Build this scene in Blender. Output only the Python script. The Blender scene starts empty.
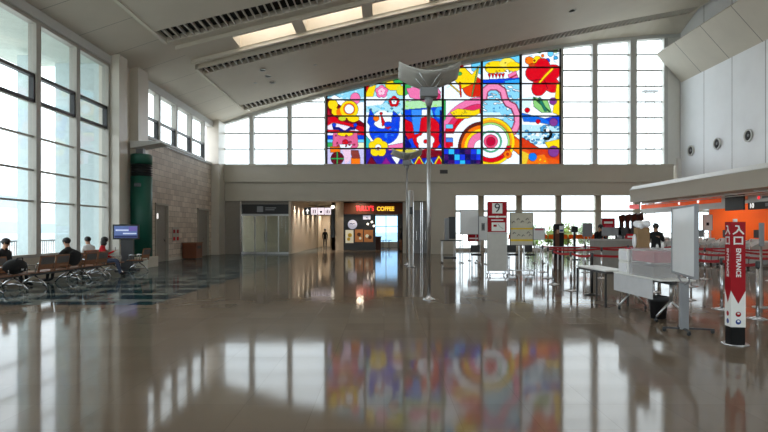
import bpy, bmesh, math, random
import numpy as np
from mathutils import Vector, Matrix
random.seed(7)
PI = math.pi
R = math.radians
sc = bpy.context.scene
col = sc.collection
F = 555.0; CX = 384.0; HY = 231.0; CH = 1.5      # focal in px, vanishing point, eye height

# ------------------------------------------------------------------ camera, sky, exposure
cd = bpy.data.cameras.new('camera'); cam = bpy.data.objects.new('camera', cd); col.objects.link(cam)
cam.location = (0, 0, CH); cam.rotation_euler = (R(90), 0, 0)
cd.sensor_width = 36; cd.lens = F * 36 / 768; cd.shift_x = 0; cd.shift_y = 15 / 768
cd.clip_end = 900; cd.clip_start = 0.05
sc.camera = cam
sc.view_settings.view_transform = 'Standard'; sc.view_settings.look = 'None'
sc.view_settings.gamma = 1; sc.view_settings.exposure = 0.0
SKY = 4.2
w = bpy.data.worlds.new('sky'); sc.world = w; w.use_nodes = True
wn = w.node_tree.nodes; wl = w.node_tree.links; wn.clear()
wo = wn.new('ShaderNodeOutputWorld'); wb = wn.new('ShaderNodeBackground'); wb.inputs[1].default_value = SKY
tc = wn.new('ShaderNodeTexCoord'); nz = wn.new('ShaderNodeTexNoise'); nz.inputs['Scale'].default_value = 2.2; nz.inputs['Detail'].default_value = 5
rp = wn.new('ShaderNodeValToRGB')
rp.color_ramp.elements[0].position = .3; rp.color_ramp.elements[0].color = (.80, .90, 1.0, 1)
rp.color_ramp.elements[1].position = .62; rp.color_ramp.elements[1].color = (.93, .965, 1.0, 1)
wl.new(tc.outputs['Generated'], nz.inputs['Vector']); wl.new(nz.outputs['Fac'], rp.inputs['Fac'])
wl.new(rp.outputs['Color'], wb.inputs['Color']); wl.new(wb.outputs[0], wo.inputs[0])
sc.cycles.max_bounces = 10; sc.cycles.diffuse_bounces = 5; sc.cycles.glossy_bounces = 4
sc.cycles.transparent_max_bounces = 16; sc.cycles.transmission_bounces = 6
sc.cycles.caustics_reflective = False; sc.cycles.caustics_refractive = False
sc.cycles.sample_clamp_indirect = 6

def portal(name, loc, rot, sx, sy):
    l = bpy.data.lights.new(name, 'AREA'); l.shape = 'RECTANGLE'; l.size = sx; l.size_y = sy
    l.cycles.is_portal = True
    o = bpy.data.objects.new(name, l); col.objects.link(o); o.location = loc; o.rotation_euler = rot
portal('daylight_side', (-11.3, 6, 4.4), (0, R(-90), 0), 7.6, 32)
portal('daylight_clerestory', (-11.3, 30, 7.0), (0, R(-90), 0), 2.5, 7.6)
portal('daylight_far', (4.0, 36.7, 9.9), (R(-90), 0, 0), 30, 8.4)
portal('daylight_rear', (4.0, -14.6, 4.4), (R(90), 0, 0), 30, 7.4)  # sampling portal of the added rear glazing
portal('daylight_low', (11.5, 42.4, 2.2), (R(-90), 0, 0), 13.5, 4.0)

# ------------------------------------------------------------------ helpers
def px(x, Y): return (x - CX) * Y / F
def pz(y, Y): return CH + (HY - y) * Y / F
def fy(y): return CH * F / (y - HY)

def lin(c): return tuple(((v / 12.92) if v <= .04045 else ((v + .055) / 1.055) ** 2.4) for v in c)
def rgb(r, g, b): return lin((r / 255, g / 255, b / 255))

def mat(name, c, rough=.55, metal=0, var=.06, scale=6, emit=None, estr=1, bump=0, coat=0, spec=.5, alpha=1):
    m = bpy.data.materials.new(name); m.use_nodes = True
    nt = m.node_tree; n = nt.nodes; l = nt.links; p = n['Principled BSDF']
    p.inputs['Roughness'].default_value = rough; p.inputs['Metallic'].default_value = metal
    p.inputs['Specular IOR Level'].default_value = spec
    p.inputs['Coat Weight'].default_value = coat
    g = n.new('ShaderNodeNewGeometry'); t = n.new('ShaderNodeTexNoise'); t.inputs['Scale'].default_value = scale; t.inputs['Detail'].default_value = 3
    l.new(g.outputs['Position'], t.inputs['Vector'])
    r_ = n.new('ShaderNodeMapRange'); r_.inputs[3].default_value = 1 - var * 2; r_.inputs[4].default_value = 1 + var * 2
    l.new(t.outputs['Fac'], r_.inputs[0])
    x = n.new('ShaderNodeVectorMath'); x.operation = 'SCALE'; x.inputs[0].default_value = c[:3]; l.new(r_.outputs[0], x.inputs['Scale'])
    l.new(x.outputs[0], p.inputs['Base Color'])
    if emit: p.inputs['Emission Color'].default_value = (*emit, 1); p.inputs['Emission Strength'].default_value = estr
    if alpha < 1: p.inputs['Alpha'].default_value = alpha
    if bump:
        b = n.new('ShaderNodeBump'); b.inputs['Strength'].default_value = bump; b.inputs['Distance'].default_value = .02
        l.new(t.outputs['Fac'], b.inputs['Height']); l.new(b.outputs[0], p.inputs['Normal'])
    return m

def seam_mat(name, c, seams, dark=.45, rough=.5, var=.05, width=.012, metal=0):
    """seams: list of (axis 0/1/2, period, offset)"""
    m = mat(name, c, rough, metal, var, scale=.7)
    nt = m.node_tree; n = nt.nodes; l = nt.links; p = n['Principled BSDF']
    src = p.inputs['Base Color'].links[0].from_socket
    g = n.new('ShaderNodeNewGeometry'); s = n.new('ShaderNodeSeparateXYZ'); l.new(g.outputs['Position'], s.inputs[0])
    acc = None
    for ax, per, off in seams:
        a = n.new('ShaderNodeMath'); a.operation = 'SUBTRACT'; a.inputs[1].default_value = off - 100 * per; l.new(s.outputs[ax], a.inputs[0])
        b = n.new('ShaderNodeMath'); b.operation = 'MODULO'; b.inputs[1].default_value = per; l.new(a.outputs[0], b.inputs[0])
        c_ = n.new('ShaderNodeMath'); c_.operation = 'LESS_THAN'; c_.inputs[1].default_value = width * 2; l.new(b.outputs[0], c_.inputs[0])
        if acc is None: acc = c_
        else:
            d = n.new('ShaderNodeMath'); d.operation = 'MAXIMUM'; l.new(acc.outputs[0], d.inputs[0]); l.new(c_.outputs[0], d.inputs[1]); acc = d
    mx = n.new('ShaderNodeMixRGB'); mx.blend_type = 'MULTIPLY'; mx.inputs[2].default_value = (dark, dark, dark, 1)
    l.new(acc.outputs[0], mx.inputs[0]); l.new(src, mx.inputs[1]); l.new(mx.outputs[0], p.inputs['Base Color'])
    return m

def glass_mat(name, tint=(1, 1, 1), refl=1.0, rough=.0):
    m = bpy.data.materials.new(name); m.use_nodes = True; nt = m.node_tree; n = nt.nodes; l = nt.links; n.clear()
    o = n.new('ShaderNodeOutputMaterial'); t = n.new('ShaderNodeBsdfTransparent'); g = n.new('ShaderNodeBsdfGlossy')
    t.inputs[0].default_value = (*tint, 1); g.inputs['Roughness'].default_value = rough
    f = n.new('ShaderNodeFresnel'); ge = n.new('ShaderNodeNewGeometry'); io = n.new('ShaderNodeMapRange'); io.inputs[3].default_value = 1.5; io.inputs[4].default_value = 1/1.5
    l.new(ge.outputs['Backfacing'], io.inputs[0]); l.new(io.outputs[0], f.inputs[0])
    k = n.new('ShaderNodeMath'); k.operation = 'MULTIPLY'; k.inputs[1].default_value = refl
    x = n.new('ShaderNodeMixShader'); l.new(f.outputs[0], k.inputs[0]); l.new(k.outputs[0], x.inputs[0]); l.new(t.outputs[0], x.inputs[1]); l.new(g.outputs[0], x.inputs[2]); l.new(x.outputs[0], o.inputs[0])
    return m

M = {}
M['ceil'] = mat('ceiling_paint', rgb(222, 214, 200), .6, var=.03, scale=1)
M['ceil_left'] = seam_mat('ceiling_boards', rgb(222, 214, 200), [(1, 2.25, 15.05)], dark=.5, width=.014)
M['slot'] = mat('slot_dark', (.02, .02, .02), .8)
M['fin'] = mat('fin_metal', rgb(205, 200, 190), .5)
M['cream'] = mat('cream_skylight_lining', rgb(240, 226, 204), .7, var=.02)
M['wall'] = mat('painted_wall', rgb(205, 198, 182), .55, var=.03, scale=1.2)
M['beam'] = mat('beam_paint', rgb(196, 189, 174), .5, var=.03, scale=1)
M['pier'] = mat('pier_tile', rgb(215, 208, 196), .35, var=.04, scale=2)
M['white'] = mat('white_metal', rgb(232, 232, 228), .4, var=.02)
M['frame_side'] = mat('side_window_frame', rgb(178, 174, 166), .45, var=.03)
M['frame'] = mat('window_frame', rgb(205, 206, 204), .4, var=.03)
M['black'] = mat('black_metal', (.012, .012, .013), .4)
M['darkgrey'] = mat('dark_grey', rgb(60, 60, 62), .5)
M['grey'] = mat('mid_grey', rgb(140, 142, 145), .45)
M['chrome'] = mat('brushed_chrome', (.62, .62, .63), .22, 1, var=.03)
M['steel'] = mat('satin_steel', (.5, .5, .5), .35, 1, var=.03)
M['glass'] = glass_mat('clear_glass', (.93, .96, .96), 1.0)
M['tinted'] = glass_mat('tinted_glass', (.72, .80, .80), 1.2)
M['shopglass'] = glass_mat('shop_glass', (.52, .53, .49), 1.0)
M['rwall'] = seam_mat('right_wall_panels', rgb(244, 247, 252), [(1, 2.7, 33.45)], dark=.4, width=.03, rough=.4)
M['bulk'] = seam_mat('bulkhead_panels', rgb(222, 217, 206), [(1, 2.75, 33.75)], dark=.4, width=.025)
M['green'] = mat('green_enamel', rgb(16, 82, 66), .5, var=.04)
M['red'] = mat('red_vinyl', rgb(160, 8, 24), .5, spec=.2)
M['beltred'] = mat('red_belt', rgb(160, 16, 26), .7)
M['orange'] = mat('orange_panel', rgb(255, 105, 15), .6, var=.03, spec=.2)
M['wood'] = mat('brown_wood', rgb(132, 86, 54), .5, var=.12, scale=14)
M['brownbox'] = mat('brown_bin_wood', rgb(120, 66, 38), .5, var=.1)
M['pad'] = mat('grey_pad', rgb(95, 92, 90), .7)
M['skin'] = mat('skin', rgb(196, 148, 118), .6)
M['hair'] = mat('black_hair', (.012, .010, .009), .5)
M['navy'] = mat('dark_cloth', rgb(28, 30, 38), .85)
M['blackcloth'] = mat('black_cloth', rgb(18, 18, 20), .85)
M['redcloth'] = mat('red_cloth', rgb(205, 28, 40), .85)
M['whitecloth'] = mat('white_cloth', rgb(225, 225, 225), .85)
M['jeans'] = mat('grey_blue_denim', rgb(75, 85, 110), .85)
M['board'] = mat('whiteboard_surface', rgb(225, 226, 226), .3, var=.02)
M['paper'] = mat('kraft_paper', rgb(150, 122, 88), .8, var=.08, bump=.4)
M['plastic'] = mat('thin_white_plastic', rgb(235, 235, 238), .35, var=.04, bump=.6, scale=20)
M['bin'] = mat('frosted_plastic', rgb(225, 222, 222), .3, alpha=.28)
M['pinkstuff'] = mat('pink_contents', rgb(190, 60, 85), .7, var=.2, scale=12)
M['greystuff'] = mat('grey_contents', rgb(110, 108, 105), .7, var=.2, scale=12)
M['yellow'] = mat('yellow_paint', rgb(235, 200, 40), .5)
M['concrete'] = mat('pale_concrete', rgb(205, 203, 196), .8)
M['leaf'] = mat('hedge_leaves', rgb(110, 140, 62), .7, var=.25, scale=9)
M['tower_base'] = mat('black_plinth', rgb(10, 10, 10), .6, spec=.2)
M['hazy'] = mat('hazy_building', rgb(235, 240, 244), .8)  # distance haze put into the wall colour
M['hazywin'] = mat('hazy_windows', rgb(170, 186, 200), .5)  # window colour paled by the same painted haze
M['railgrey'] = mat('railing_grey', rgb(120, 125, 128), .5)
M['beigewall'] = mat('beige_corridor', rgb(214, 200, 180), .6, var=.03)
M['brownsign'] = mat('brown_fascia', rgb(100, 52, 26), .5)
M['doorgrey'] = mat('door_leaf', rgb(150, 142, 132), .45)
M['doorframe'] = mat('door_frame', rgb(176, 168, 155), .45)
def emis(name, c, s):
    return mat(name, c, .5, emit=c, estr=s, var=.02)
M['e_white'] = emis('lit_white', (1, .97, .93), 1.1)
M['e_pink'] = emis('lit_pale_pink', (1, .86, .93), 1.0)
M['e_red'] = emis('lit_red', rgb(255, 50, 60), 1.2)
M['e_yellow'] = emis('lit_yellow', rgb(255, 205, 60), 1.2)
M['e_lamp'] = emis('lamp_glow', (1, .9, .75), 6)
M['e_orange'] = emis('lit_orange', rgb(250, 92, 25), .35)

class MB:
    def __init__(s): s.b = bmesh.new(); s.mi = 0; s.mats = []
    def m(s, material):
        if material not in s.mats: s.mats.append(material)
        s.mi = s.mats.index(material); return s
    def _f(s, vs):
        try:
            f = s.b.faces.new(vs); f.material_index = s.mi; return f
        except ValueError: return None
    def box(s, x0, x1, y0, y1, z0, z1, rot=None, piv=None):
        if x0 > x1: x0, x1 = x1, x0
        if y0 > y1: y0, y1 = y1, y0
        if z0 > z1: z0, z1 = z1, z0
        c = [Vector((x, y, z)) for z in (z0, z1) for y in (y0, y1) for x in (x0, x1)]
        if rot is not None:
            pv = Vector(piv) if piv is not None else Vector(((x0+x1)/2, (y0+y1)/2, (z0+z1)/2))
            c = [rot @ (p - pv) + pv for p in c]
        v = [s.b.verts.new(p) for p in c]
        for q in ((0,2,3,1),(4,5,7,6),(0,1,5,4),(2,6,7,3),(0,4,6,2),(1,3,7,5)): s._f([v[i] for i in q])
        return s
    def tube(s, pts, r, seg=10, cap=True, r2=None):
        pts = [Vector(p) for p in pts]; rings = []
        up = None
        for i, p in enumerate(pts):
            d = (pts[min(i+1, len(pts)-1)] - pts[max(i-1, 0)]).normalized()
            if up is None: up = Vector((0,0,1)) if abs(d.z) < .9 else Vector((1,0,0))
            a = d.cross(up)
            if a.length < 1e-4: a = d.cross(Vector((0,1,0)))
            a.normalize(); b = a.cross(d).normalized(); up = b
            rr = r if r2 is None else r + (r2 - r) * i / (len(pts)-1)
            rings.append([s.b.verts.new(p + a*math.cos(2*PI*k/seg)*rr + b*math.sin(2*PI*k/seg)*rr) for k in range(seg)])
        for i in range(len(rings)-1):
            for k in range(seg):
                f = s._f([rings[i][k], rings[i][(k+1) % seg], rings[i+1][(k+1) % seg], rings[i+1][k]])
                if f: f.smooth = True
        if cap: s._f(rings[0][::-1]); s._f(rings[-1])
        return s
    def lathe(s, prof, c=(0,0,0), seg=24):
        rings = []
        for r, z in prof:
            rings.append([s.b.verts.new((c[0]+r*math.cos(2*PI*k/seg), c[1]+r*math.sin(2*PI*k/seg), c[2]+z)) for k in range(seg)])
        for i in range(len(rings)-1):
            for k in range(seg):
                f = s._f([rings[i][k], rings[i][(k+1) % seg], rings[i+1][(k+1) % seg], rings[i+1][k]])
                if f: f.smooth = True
        s._f(rings[0][::-1]); s._f(rings[-1]); return s
    def quad(s, *p): s._f([s.b.verts.new(q) for q in p]); return s
    def prism(s, pts, d):
        """closed polygon pts (3D) extruded along vector d"""
        d = Vector(d); a = [s.b.verts.new(Vector(p)) for p in pts]; b = [s.b.verts.new(Vector(p)+d) for p in pts]; n = len(pts)
        s._f(a[::-1]); s._f(b)
        for i in range(n): s._f([a[i], a[(i+1) % n], b[(i+1) % n], b[i]])
        return s
    def ball(s, c, r, sx=1, sy=1, sz=1, u=14, v=9):
        rings = []
        for j in range(1, v):
            t = PI*j/v
            rings.append([s.b.verts.new((c[0]+r*sx*math.sin(t)*math.cos(2*PI*k/u), c[1]+r*sy*math.sin(t)*math.sin(2*PI*k/u), c[2]+r*sz*math.cos(t))) for k in range(u)])
        for i in range(len(rings)-1):
            for k in range(u):
                f = s._f([rings[i][k], rings[i+1][k], rings[i+1][(k+1) % u], rings[i][(k+1) % u]]); 
                if f: f.smooth = True
        t0 = s.b.verts.new((c[0], c[1], c[2]+r*sz)); t1 = s.b.verts.new((c[0], c[1], c[2]-r*sz))
        for k in range(u):
            for f in (s._f([t0, rings[0][k], rings[0][(k+1) % u]]), s._f([t1, rings[-1][(k+1) % u], rings[-1][k]])):
                if f: f.smooth = True
        return s
    def build(s, name, material=None, parent=None, label=None, bevel=0):
        me = bpy.data.meshes.new(name); 
        bmesh.ops.recalc_face_normals(s.b, faces=s.b.faces)
        s.b.to_mesh(me); s.b.free()
        if s.mats:
            for x in s.mats: me.materials.append(x)
        else: me.materials.append(material)
        o = bpy.data.objects.new(name, me); col.objects.link(o)
        if parent: o.parent = parent
        if label: o['label'] = label
        if bevel:
            md = o.modifiers.new('bevel', 'BEVEL'); md.width = bevel; md.segments = 2; md.limit_method = 'ANGLE'
        return o

def thing(name, label, cat, loc=(0,0,0), rz=0, group=None):
    o = bpy.data.objects.new(name, None); col.objects.link(o); o.empty_display_size = .2
    o.location = loc; o.rotation_euler = (0, 0, rz); o['label'] = label; o['category'] = cat
    if group: o['group'] = group
    return o
def tag(o, label, cat, group=None):
    o['label'] = label; o['category'] = cat
    if group: o['group'] = group
    return o
def struct(o, label=None):
    o['kind'] = 'structure'
    if label: o['label'] = label
    return o
def sroot(name, label=None, loc=(0,0,0)):
    o = bpy.data.objects.new(name, None); col.objects.link(o); o.location = loc; return struct(o, label)
def dup(root, loc, rz=None, label=None, group=None):
    def cp(o, parent):
        c = o.copy(); col.objects.link(c); c.parent = parent
        for ch in [k for k in bpy.data.objects if k.parent == o]: cp(ch, c)
        return c
    r = cp(root, None); r.location = loc
    if rz is not None: r.rotation_euler = (0, 0, rz)
    if label: r['label'] = label
    if group: r['group'] = group
    return r

_dg = None
def text_mesh(body, size, origin, xdir, ydir, material, name, parent, depth=.004, align='CENTER', bold=.0, sx=1.0):
    """lettering: origin = centre of the baseline block, xdir reading direction, ydir up"""
    cu = bpy.data.curves.new(name, 'FONT'); cu.body = body; cu.size = size; cu.align_x = align; cu.align_y = 'CENTER'; cu.extrude = depth; cu.offset = bold
    to = bpy.data.objects.new(name + '_tmp', cu); col.objects.link(to)
    dg = bpy.context.evaluated_depsgraph_get(); dg.update()
    me = bpy.data.meshes.new_from_object(to.evaluated_get(dg)); me.name = name
    bpy.data.objects.remove(to, do_unlink=True)
    me.materials.clear(); me.materials.append(material)
    X = Vector(xdir).normalized(); Yv = Vector(ydir).normalized(); Z = X.cross(Yv)
    mt = Matrix(((X.x*sx, Yv.x, Z.x, origin[0]), (X.y*sx, Yv.y, Z.y, origin[1]), (X.z*sx, Yv.z, Z.z, origin[2]), (0,0,0,1)))
    me.transform(mt)
    o = bpy.data.objects.new(name, me); col.objects.link(o); o.parent = parent
    return o

# ================================================================== SETTING
YW = 36.2      # far wall
XL = -10.9     # left window plane
XR = 19.3      # right wall
pa = np.polyfit([-8.6, 1.0, 10.8, 18.7], [8.87, 11.32, 13.2, 14.85], 2)
pb = np.polyfit([-10.6, -3.78, 1.3, 6.4, 11.5, 18.3], [8.53, 10.45, 11.65, 12.7, 13.55, 14.2], 3)
def A(x): return float(np.polyval(pa, x)) if x >= -8.6 else float(np.polyval(pa, -8.6)) + (x + 8.6) * (.72 / 2.3)
def B(x): return float(np.polyval(pb, x)) 

# floor ------------------------------------------------------------
def floor_material():
    m = bpy.data.materials.new('polished_floor_tiles'); m.use_nodes = True; nt = m.node_tree; n = nt.nodes; l = nt.links; p = n['Principled BSDF']
    g = n.new('ShaderNodeNewGeometry')
    def tiles(scale, c1, c2, mortar, ms):
        b = n.new('ShaderNodeTexBrick'); b.offset = 0; b.squash = 1
        b.inputs['Scale'].default_value = 1; b.inputs['Brick Width'].default_value = scale; b.inputs['Row Height'].default_value = scale
        b.inputs['Mortar Size'].default_value = ms; b.inputs['Mortar Smooth'].default_value = .2
        b.inputs['Color1'].default_value = (*c1, 1); b.inputs['Color2'].default_value = (*c2, 1); b.inputs['Mortar'].default_value = (*mortar, 1)
        l.new(g.outputs['Position'], b.inputs['Vector']); return b
    main = tiles(.6, rgb(130, 116, 101), rgb(123, 109, 95), rgb(112, 100, 87), .003)
    blue = tiles(.6, rgb(34, 52, 60), rgb(44, 64, 70), rgb(30, 44, 50), .006)
    s = n.new('ShaderNodeSeparateXYZ'); l.new(g.outputs['Position'], s.inputs[0])
    ck = n.new('ShaderNodeTexBrick'); ck.offset = .5; ck.inputs['Scale'].default_value = 1; ck.inputs['Brick Width'].default_value = 1.8; ck.inputs['Row Height'].default_value = 1.2; ck.inputs['Mortar Size'].default_value = .2
    ck.inputs['Mortar Smooth'].default_value = 0
    l.new(g.outputs['Position'], ck.inputs['Vector'])
    mb = n.new('ShaderNodeMixRGB'); l.new(ck.outputs['Fac'], mb.inputs[0]); l.new(blue.outputs[0], mb.inputs[1]); mb.inputs[2].default_value = (*rgb(120, 124, 118), 1)
    a = n.new('ShaderNodeMath'); a.operation = 'LESS_THAN'; a.inputs[1].default_value = -4.7; l.new(s.outputs[0], a.inputs[0])
    c = n.new('ShaderNodeMath'); c.operation = 'GREATER_THAN'; c.inputs[1].default_value = 11.25; l.new(s.outputs[1], c.inputs[0])
    d = n.new('ShaderNodeMath'); d.operation = 'MULTIPLY'; l.new(a.outputs[0], d.inputs[0]); l.new(c.outputs[0], d.inputs[1])
    mx = n.new('ShaderNodeMixRGB'); l.new(d.outputs[0], mx.inputs[0]); l.new(main.outputs[0], mx.inputs[1]); l.new(mb.outputs[0], mx.inputs[2])
    nz = n.new('ShaderNodeTexNoise'); nz.inputs['Scale'].default_value = 1.1; nz.inputs['Detail'].default_value = 6; l.new(g.outputs['Position'], nz.inputs['Vector'])
    mr = n.new('ShaderNodeMapRange'); mr.inputs[3].default_value = .88; mr.inputs[4].default_value = 1.1; l.new(nz.outputs['Fac'], mr.inputs[0])
    sc_ = n.new('ShaderNodeVectorMath'); sc_.operation = 'SCALE'; l.new(mx.outputs[0], sc_.inputs[0]); l.new(mr.outputs[0], sc_.inputs['Scale'])
    l.new(sc_.outputs[0], p.inputs['Base Color'])
    r_ = n.new('ShaderNodeMapRange'); r_.inputs[3].default_value = .05; r_.inputs[4].default_value = .10; l.new(nz.outputs['Fac'], r_.inputs[0]); l.new(r_.outputs[0], p.inputs['Roughness'])
    p.inputs['IOR'].default_value = 1.5; p.inputs['Specular IOR Level'].default_value = .5
    n2 = n.new('ShaderNodeTexNoise'); n2.inputs['Scale'].default_value = 2.6; n2.inputs['Detail'].default_value = 2; l.new(g.outputs['Position'], n2.inputs['Vector'])
    b2 = n.new('ShaderNodeBump'); b2.inputs['Strength'].default_value = .05; b2.inputs['Distance'].default_value = .012; l.new(n2.outputs['Fac'], b2.inputs['Height'])
    b3 = n.new('ShaderNodeBump'); b3.inputs['Strength'].default_value = .06; b3.inputs['Distance'].default_value = .004; b3.invert = True
    l.new(main.outputs['Fac'], b3.inputs['Height']); l.new(b2.outputs[0], b3.inputs['Normal']); l.new(b3.outputs[0], p.inputs['Normal'])
    p.inputs['Specular IOR Level'].default_value = 0; p.inputs['Roughness'].default_value = .8
    for lk in list(p.inputs['Roughness'].links): l.remove(lk)
    gl = n.new('ShaderNodeBsdfGlossy'); l.new(r_.outputs[0], gl.inputs['Roughness']); l.new(b3.outputs[0], gl.inputs['Normal'])
    fr_ = n.new('ShaderNodeFresnel'); fr_.inputs[0].default_value = 1.55; k_ = n.new('ShaderNodeMath'); k_.operation = 'MULTIPLY'; k_.inputs[1].default_value = .74; l.new(fr_.outputs[0], k_.inputs[0])
    mxs = n.new('ShaderNodeMixShader'); l.new(k_.outputs[0], mxs.inputs[0]); l.new(p.outputs[0], mxs.inputs[1]); l.new(gl.outputs[0], mxs.inputs[2]); l.new(mxs.outputs[0], n['Material Output'].inputs[0])
    return m
M['floor'] = floor_material()
struct(MB().box(XL-.3, 24, -14, 56, -.2, 0).build('floor', M['floor']), 'polished beige tile floor with blue grey checked zone on the left')
struct(MB().box(-400, 400, -200, 600, -.5, -.22).build('ground', M['concrete']), 'pale paved ground outside the windows')

# ceiling -----------------------------------------------------------
Gp = [(13.6, 21.9), (25.4, 34.1), (1.1, 9.35)]                 # dropped panels
holes_x = [(-6.4 + 2.95*i, -3.9 + 2.95*i) for i in range(8)]
HYy = (23.1, 24.7); HY2 = (10.7, 12.3); HY3 = (-1.8, -.2)  # the two nearer rows are out of view, added for daylight
xs = sorted(set([-8.6] + [round(v, 3) for h in holes_x for v in h] + list(np.linspace(-7.6, XR+.1, 14).round(3))))
b = MB()
def strip(b, ys, f, skip=None):
    for j in range(len(ys)-1):
        for i in range(len(xs)-1):
            xm = (xs[i]+xs[i+1])/2; ym = (ys[j]+ys[j+1])/2
            if skip and skip(xm, ym): continue
            b.quad((xs[i], ys[j], f(xs[i], ys[j])), (xs[i+1], ys[j], f(xs[i+1], ys[j])), (xs[i+1], ys[j+1], f(xs[i+1], ys[j+1])), (xs[i], ys[j+1], f(xs[i], ys[j+1])))
def up(x, y): return A(x) + .22
def far(x, y):
    t = (y - 34.1) / (YW - 34.1); return (A(x) + .22) * (1-t) + (B(x) + .1) * t
inhole = lambda x, y: any(q[0] < y < q[1] for q in (HYy, HY2, HY3)) and any(h[0] < x < h[1] for h in holes_x)
strip(b, [-14, HY3[0], HY3[1], 1.1, 9.35, HY2[0], HY2[1], 13.6, 21.9, HYy[0], HYy[1], 25.4, 34.1], up, inhole)
strip(b, [34.1, YW+.3], far)
ceil = struct(b.build('ceiling', M['ceil']), 'grey sloping hall ceiling with recessed slots')
b = MB()                                           # side boards by the windows
zL = A(-8.6) + .22
b.quad((XL-.1, -14, 8.3), (-8.6, -14, zL), (-8.6, 34.1, zL), (XL-.1, 34.1, 8.3))
b.quad((XL-.1, 34.1, 8.3), (-8.6, 34.1, zL), (-8.6, YW+.3, B(-8.6)+.1), (XL-.1, YW+.3, 8.4))
b.build('ceiling_boards', M['ceil_left'], ceil)
for (y0, y1) in Gp:
    b = MB(); g0 = .85; g1 = 1.25; 
    X0, X1 = -8.6, (18.75 if y0 > 20 else 18.75)
    xx = np.linspace(X0, X1, 22)
    # panel body between its two grilles
    for i in range(len(xx)-1):
        a, c = float(xx[i]), float(xx[i+1])
        for (ya, yb) in ((y0+g0, y1-g1),):
            b.quad((a, ya, A(a)), (c, ya, A(c)), (c, yb, A(c)), (a, yb, A(a)))
            b.quad((a, ya, A(a)), (c, ya, A(c)), (c, ya, A(c)+.24), (a, ya, A(a)+.24))
            b.quad((a, yb, A(a)), (c, yb, A(c)), (c, yb, A(c)+.24), (a, yb, A(a)+.24))
        for ya in (y0, y1-.1):                    # outer lip
            b.prism([(a, ya, A(a)), (c, ya, A(c)), (c, ya, A(c)+.24), (a, ya, A(a)+.24)], (0, .1, 0))
    for xe in (X0, X1):
        b.box(xe-.07, xe+.07, y0, y1, A(xe)-.02, A(xe)+.26)
    b.build('ceiling_panel', M['ceil'], ceil)
    for (ya, yb) in ((y0+.1, y0+g0), (y1-g1, y1-.1)):
        if yb < 19: continue
        b = MB()
        for i in range(len(xx)-1):
            a, c = float(xx[i]), float(xx[i+1])
            b.quad((a, ya, A(a)+.2), (c, ya, A(c)+.2), (c, yb, A(c)+.2), (a, yb, A(a)+.2))
        b.build('slot_backing', M['slot'], ceil)
        b = MB(); x = X0 + .3
        while x < X1 - .1:
            s_ = (A(x+.1)-A(x))*10
            b.box(x-.03, x+.03, ya, yb, A(x)+.01, A(x)+.19, Matrix.Rotation(R(-22), 3, 'Y'))
            x += .27
        b.build('slot_fins', M['fin'], ceil)
# skylight wells
b = MB()
for (y0, y1) in (HYy, HY2, HY3):
  for (x0, x1) in holes_x:
    z0, z1 = up(x0, 0), up(x1, 0); h = 1.5
    b.quad((x0, y0, z0), (x1, y0, z1), (x1, y0, z1+h), (x0, y0, z0+h))
    b.quad((x0, y1, z0), (x1, y1, z1), (x1, y1, z1+h), (x0, y1, z0+h))
    b.quad((x0, y0, z0), (x0, y1, z0), (x0, y1, z0+h), (x0, y0, z0+h))
    b.quad((x1, y0, z1), (x1, y1, z1), (x1, y1, z1+h), (x1, y0, z1+h))
sk = b.build('skylight_lining', M['cream'], ceil)
# beams framing the skylight strip
b = MB()
for yy in (HYy[0]-.25, HYy[1]+.05, HY2[0]-.25, HY2[1]+.05):
    for i in range(len(xs)-1):
        a, c = xs[i], xs[i+1]
        b.prism([(a, yy, A(a)+.06), (c, yy, A(c)+.06), (c, yy, A(c)+.23), (a, yy, A(a)+.23)], (0, .2, 0))
b.build('skylight_trim', M['ceil'], ceil)
# ceiling downlights
for i, (x, y) in enumerate([(261.5, 70), (267, 76), (271.5, 82.5), (315, 65), (571.5, 10.5), (255, 83)]):
    # intersect view ray with panel
    dx, dz = (x-CX)/F, (HY-y)/F
    Y = 30
    for _ in range(30): Y = (A(dx*Y) - CH) / dz
    s = .22 if i in (0, 1, 2, 4) else .09
    t = thing('ceiling_spotlight', '', 'ceiling light', (dx*Y, Y, A(dx*Y)), 0, 'downlights recessed in the ceiling panel')
    t['label'] = ['small round downlight, upper one of three in the ceiling panel', 'round downlight, middle one of three in the ceiling panel', 'round downlight, lowest of three in the ceiling panel',
                  'tiny round sensor alone in middle of the ceiling panel', 'bright round downlight alone above the clear windows', 'tiny ceiling sensor just left of the three downlights'][i]
    MB().lathe([(s, -.02), (s, .02), (s*.8, .02), (s*.8, -.02)], seg=20).build('trim_ring', M['white'], t)
    MB().lathe([(.001, -.012), (s*.78, -.012), (s*.78, .0)], seg=20).build('lamp', M['e_lamp'] if i == 4 else M['darkgrey'], t)

# left side: glazed wall ----------------------------------------------
def win(n, lab, Y0, Y1, levels, blackpane, jamb=.2):
    root = sroot('window_%d' % n, lab, (XL, (Y0+Y1)/2, levels[0]))
    h = (Y1-Y0)/2; z0 = levels[0]
    b = MB(); top = levels[-1]-z0
    for s in (-1, 1): b.box(-.12, .14, s*(h-.12), s*(h-.002), .04, top-.07)
    b.box(-.12, .14, -h, h, -.06, .04); b.box(-.12, .14, -h, h, top-.07, top+.06)
    for z in levels[1:-1]: b.box(-.04, .06, -h+.1, h-.1, z-z0-.03, z-z0+.03)
    b.build('window_frame', M['frame_side'], root)
    if blackpane is not None:
        a, c = levels[blackpane]-z0, levels[blackpane+1]-z0
        b = MB()
        for (p, q) in ((a, a+.09), (c-.09, c)): b.box(-.06, .10, -h+.1, h-.1, p, q)
        for s in (-1, 1): b.box(-.06, .10, s*(h-.14)-.045, s*(h-.14)+.045, a, c)
        b.build('opening_sash', M['black'], root, 'black framed opening sash')
    MB().box(-.012, .012, -h+.1, h-.1, .04, top-.07).build('window_pane', M['glass'], root)
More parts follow.
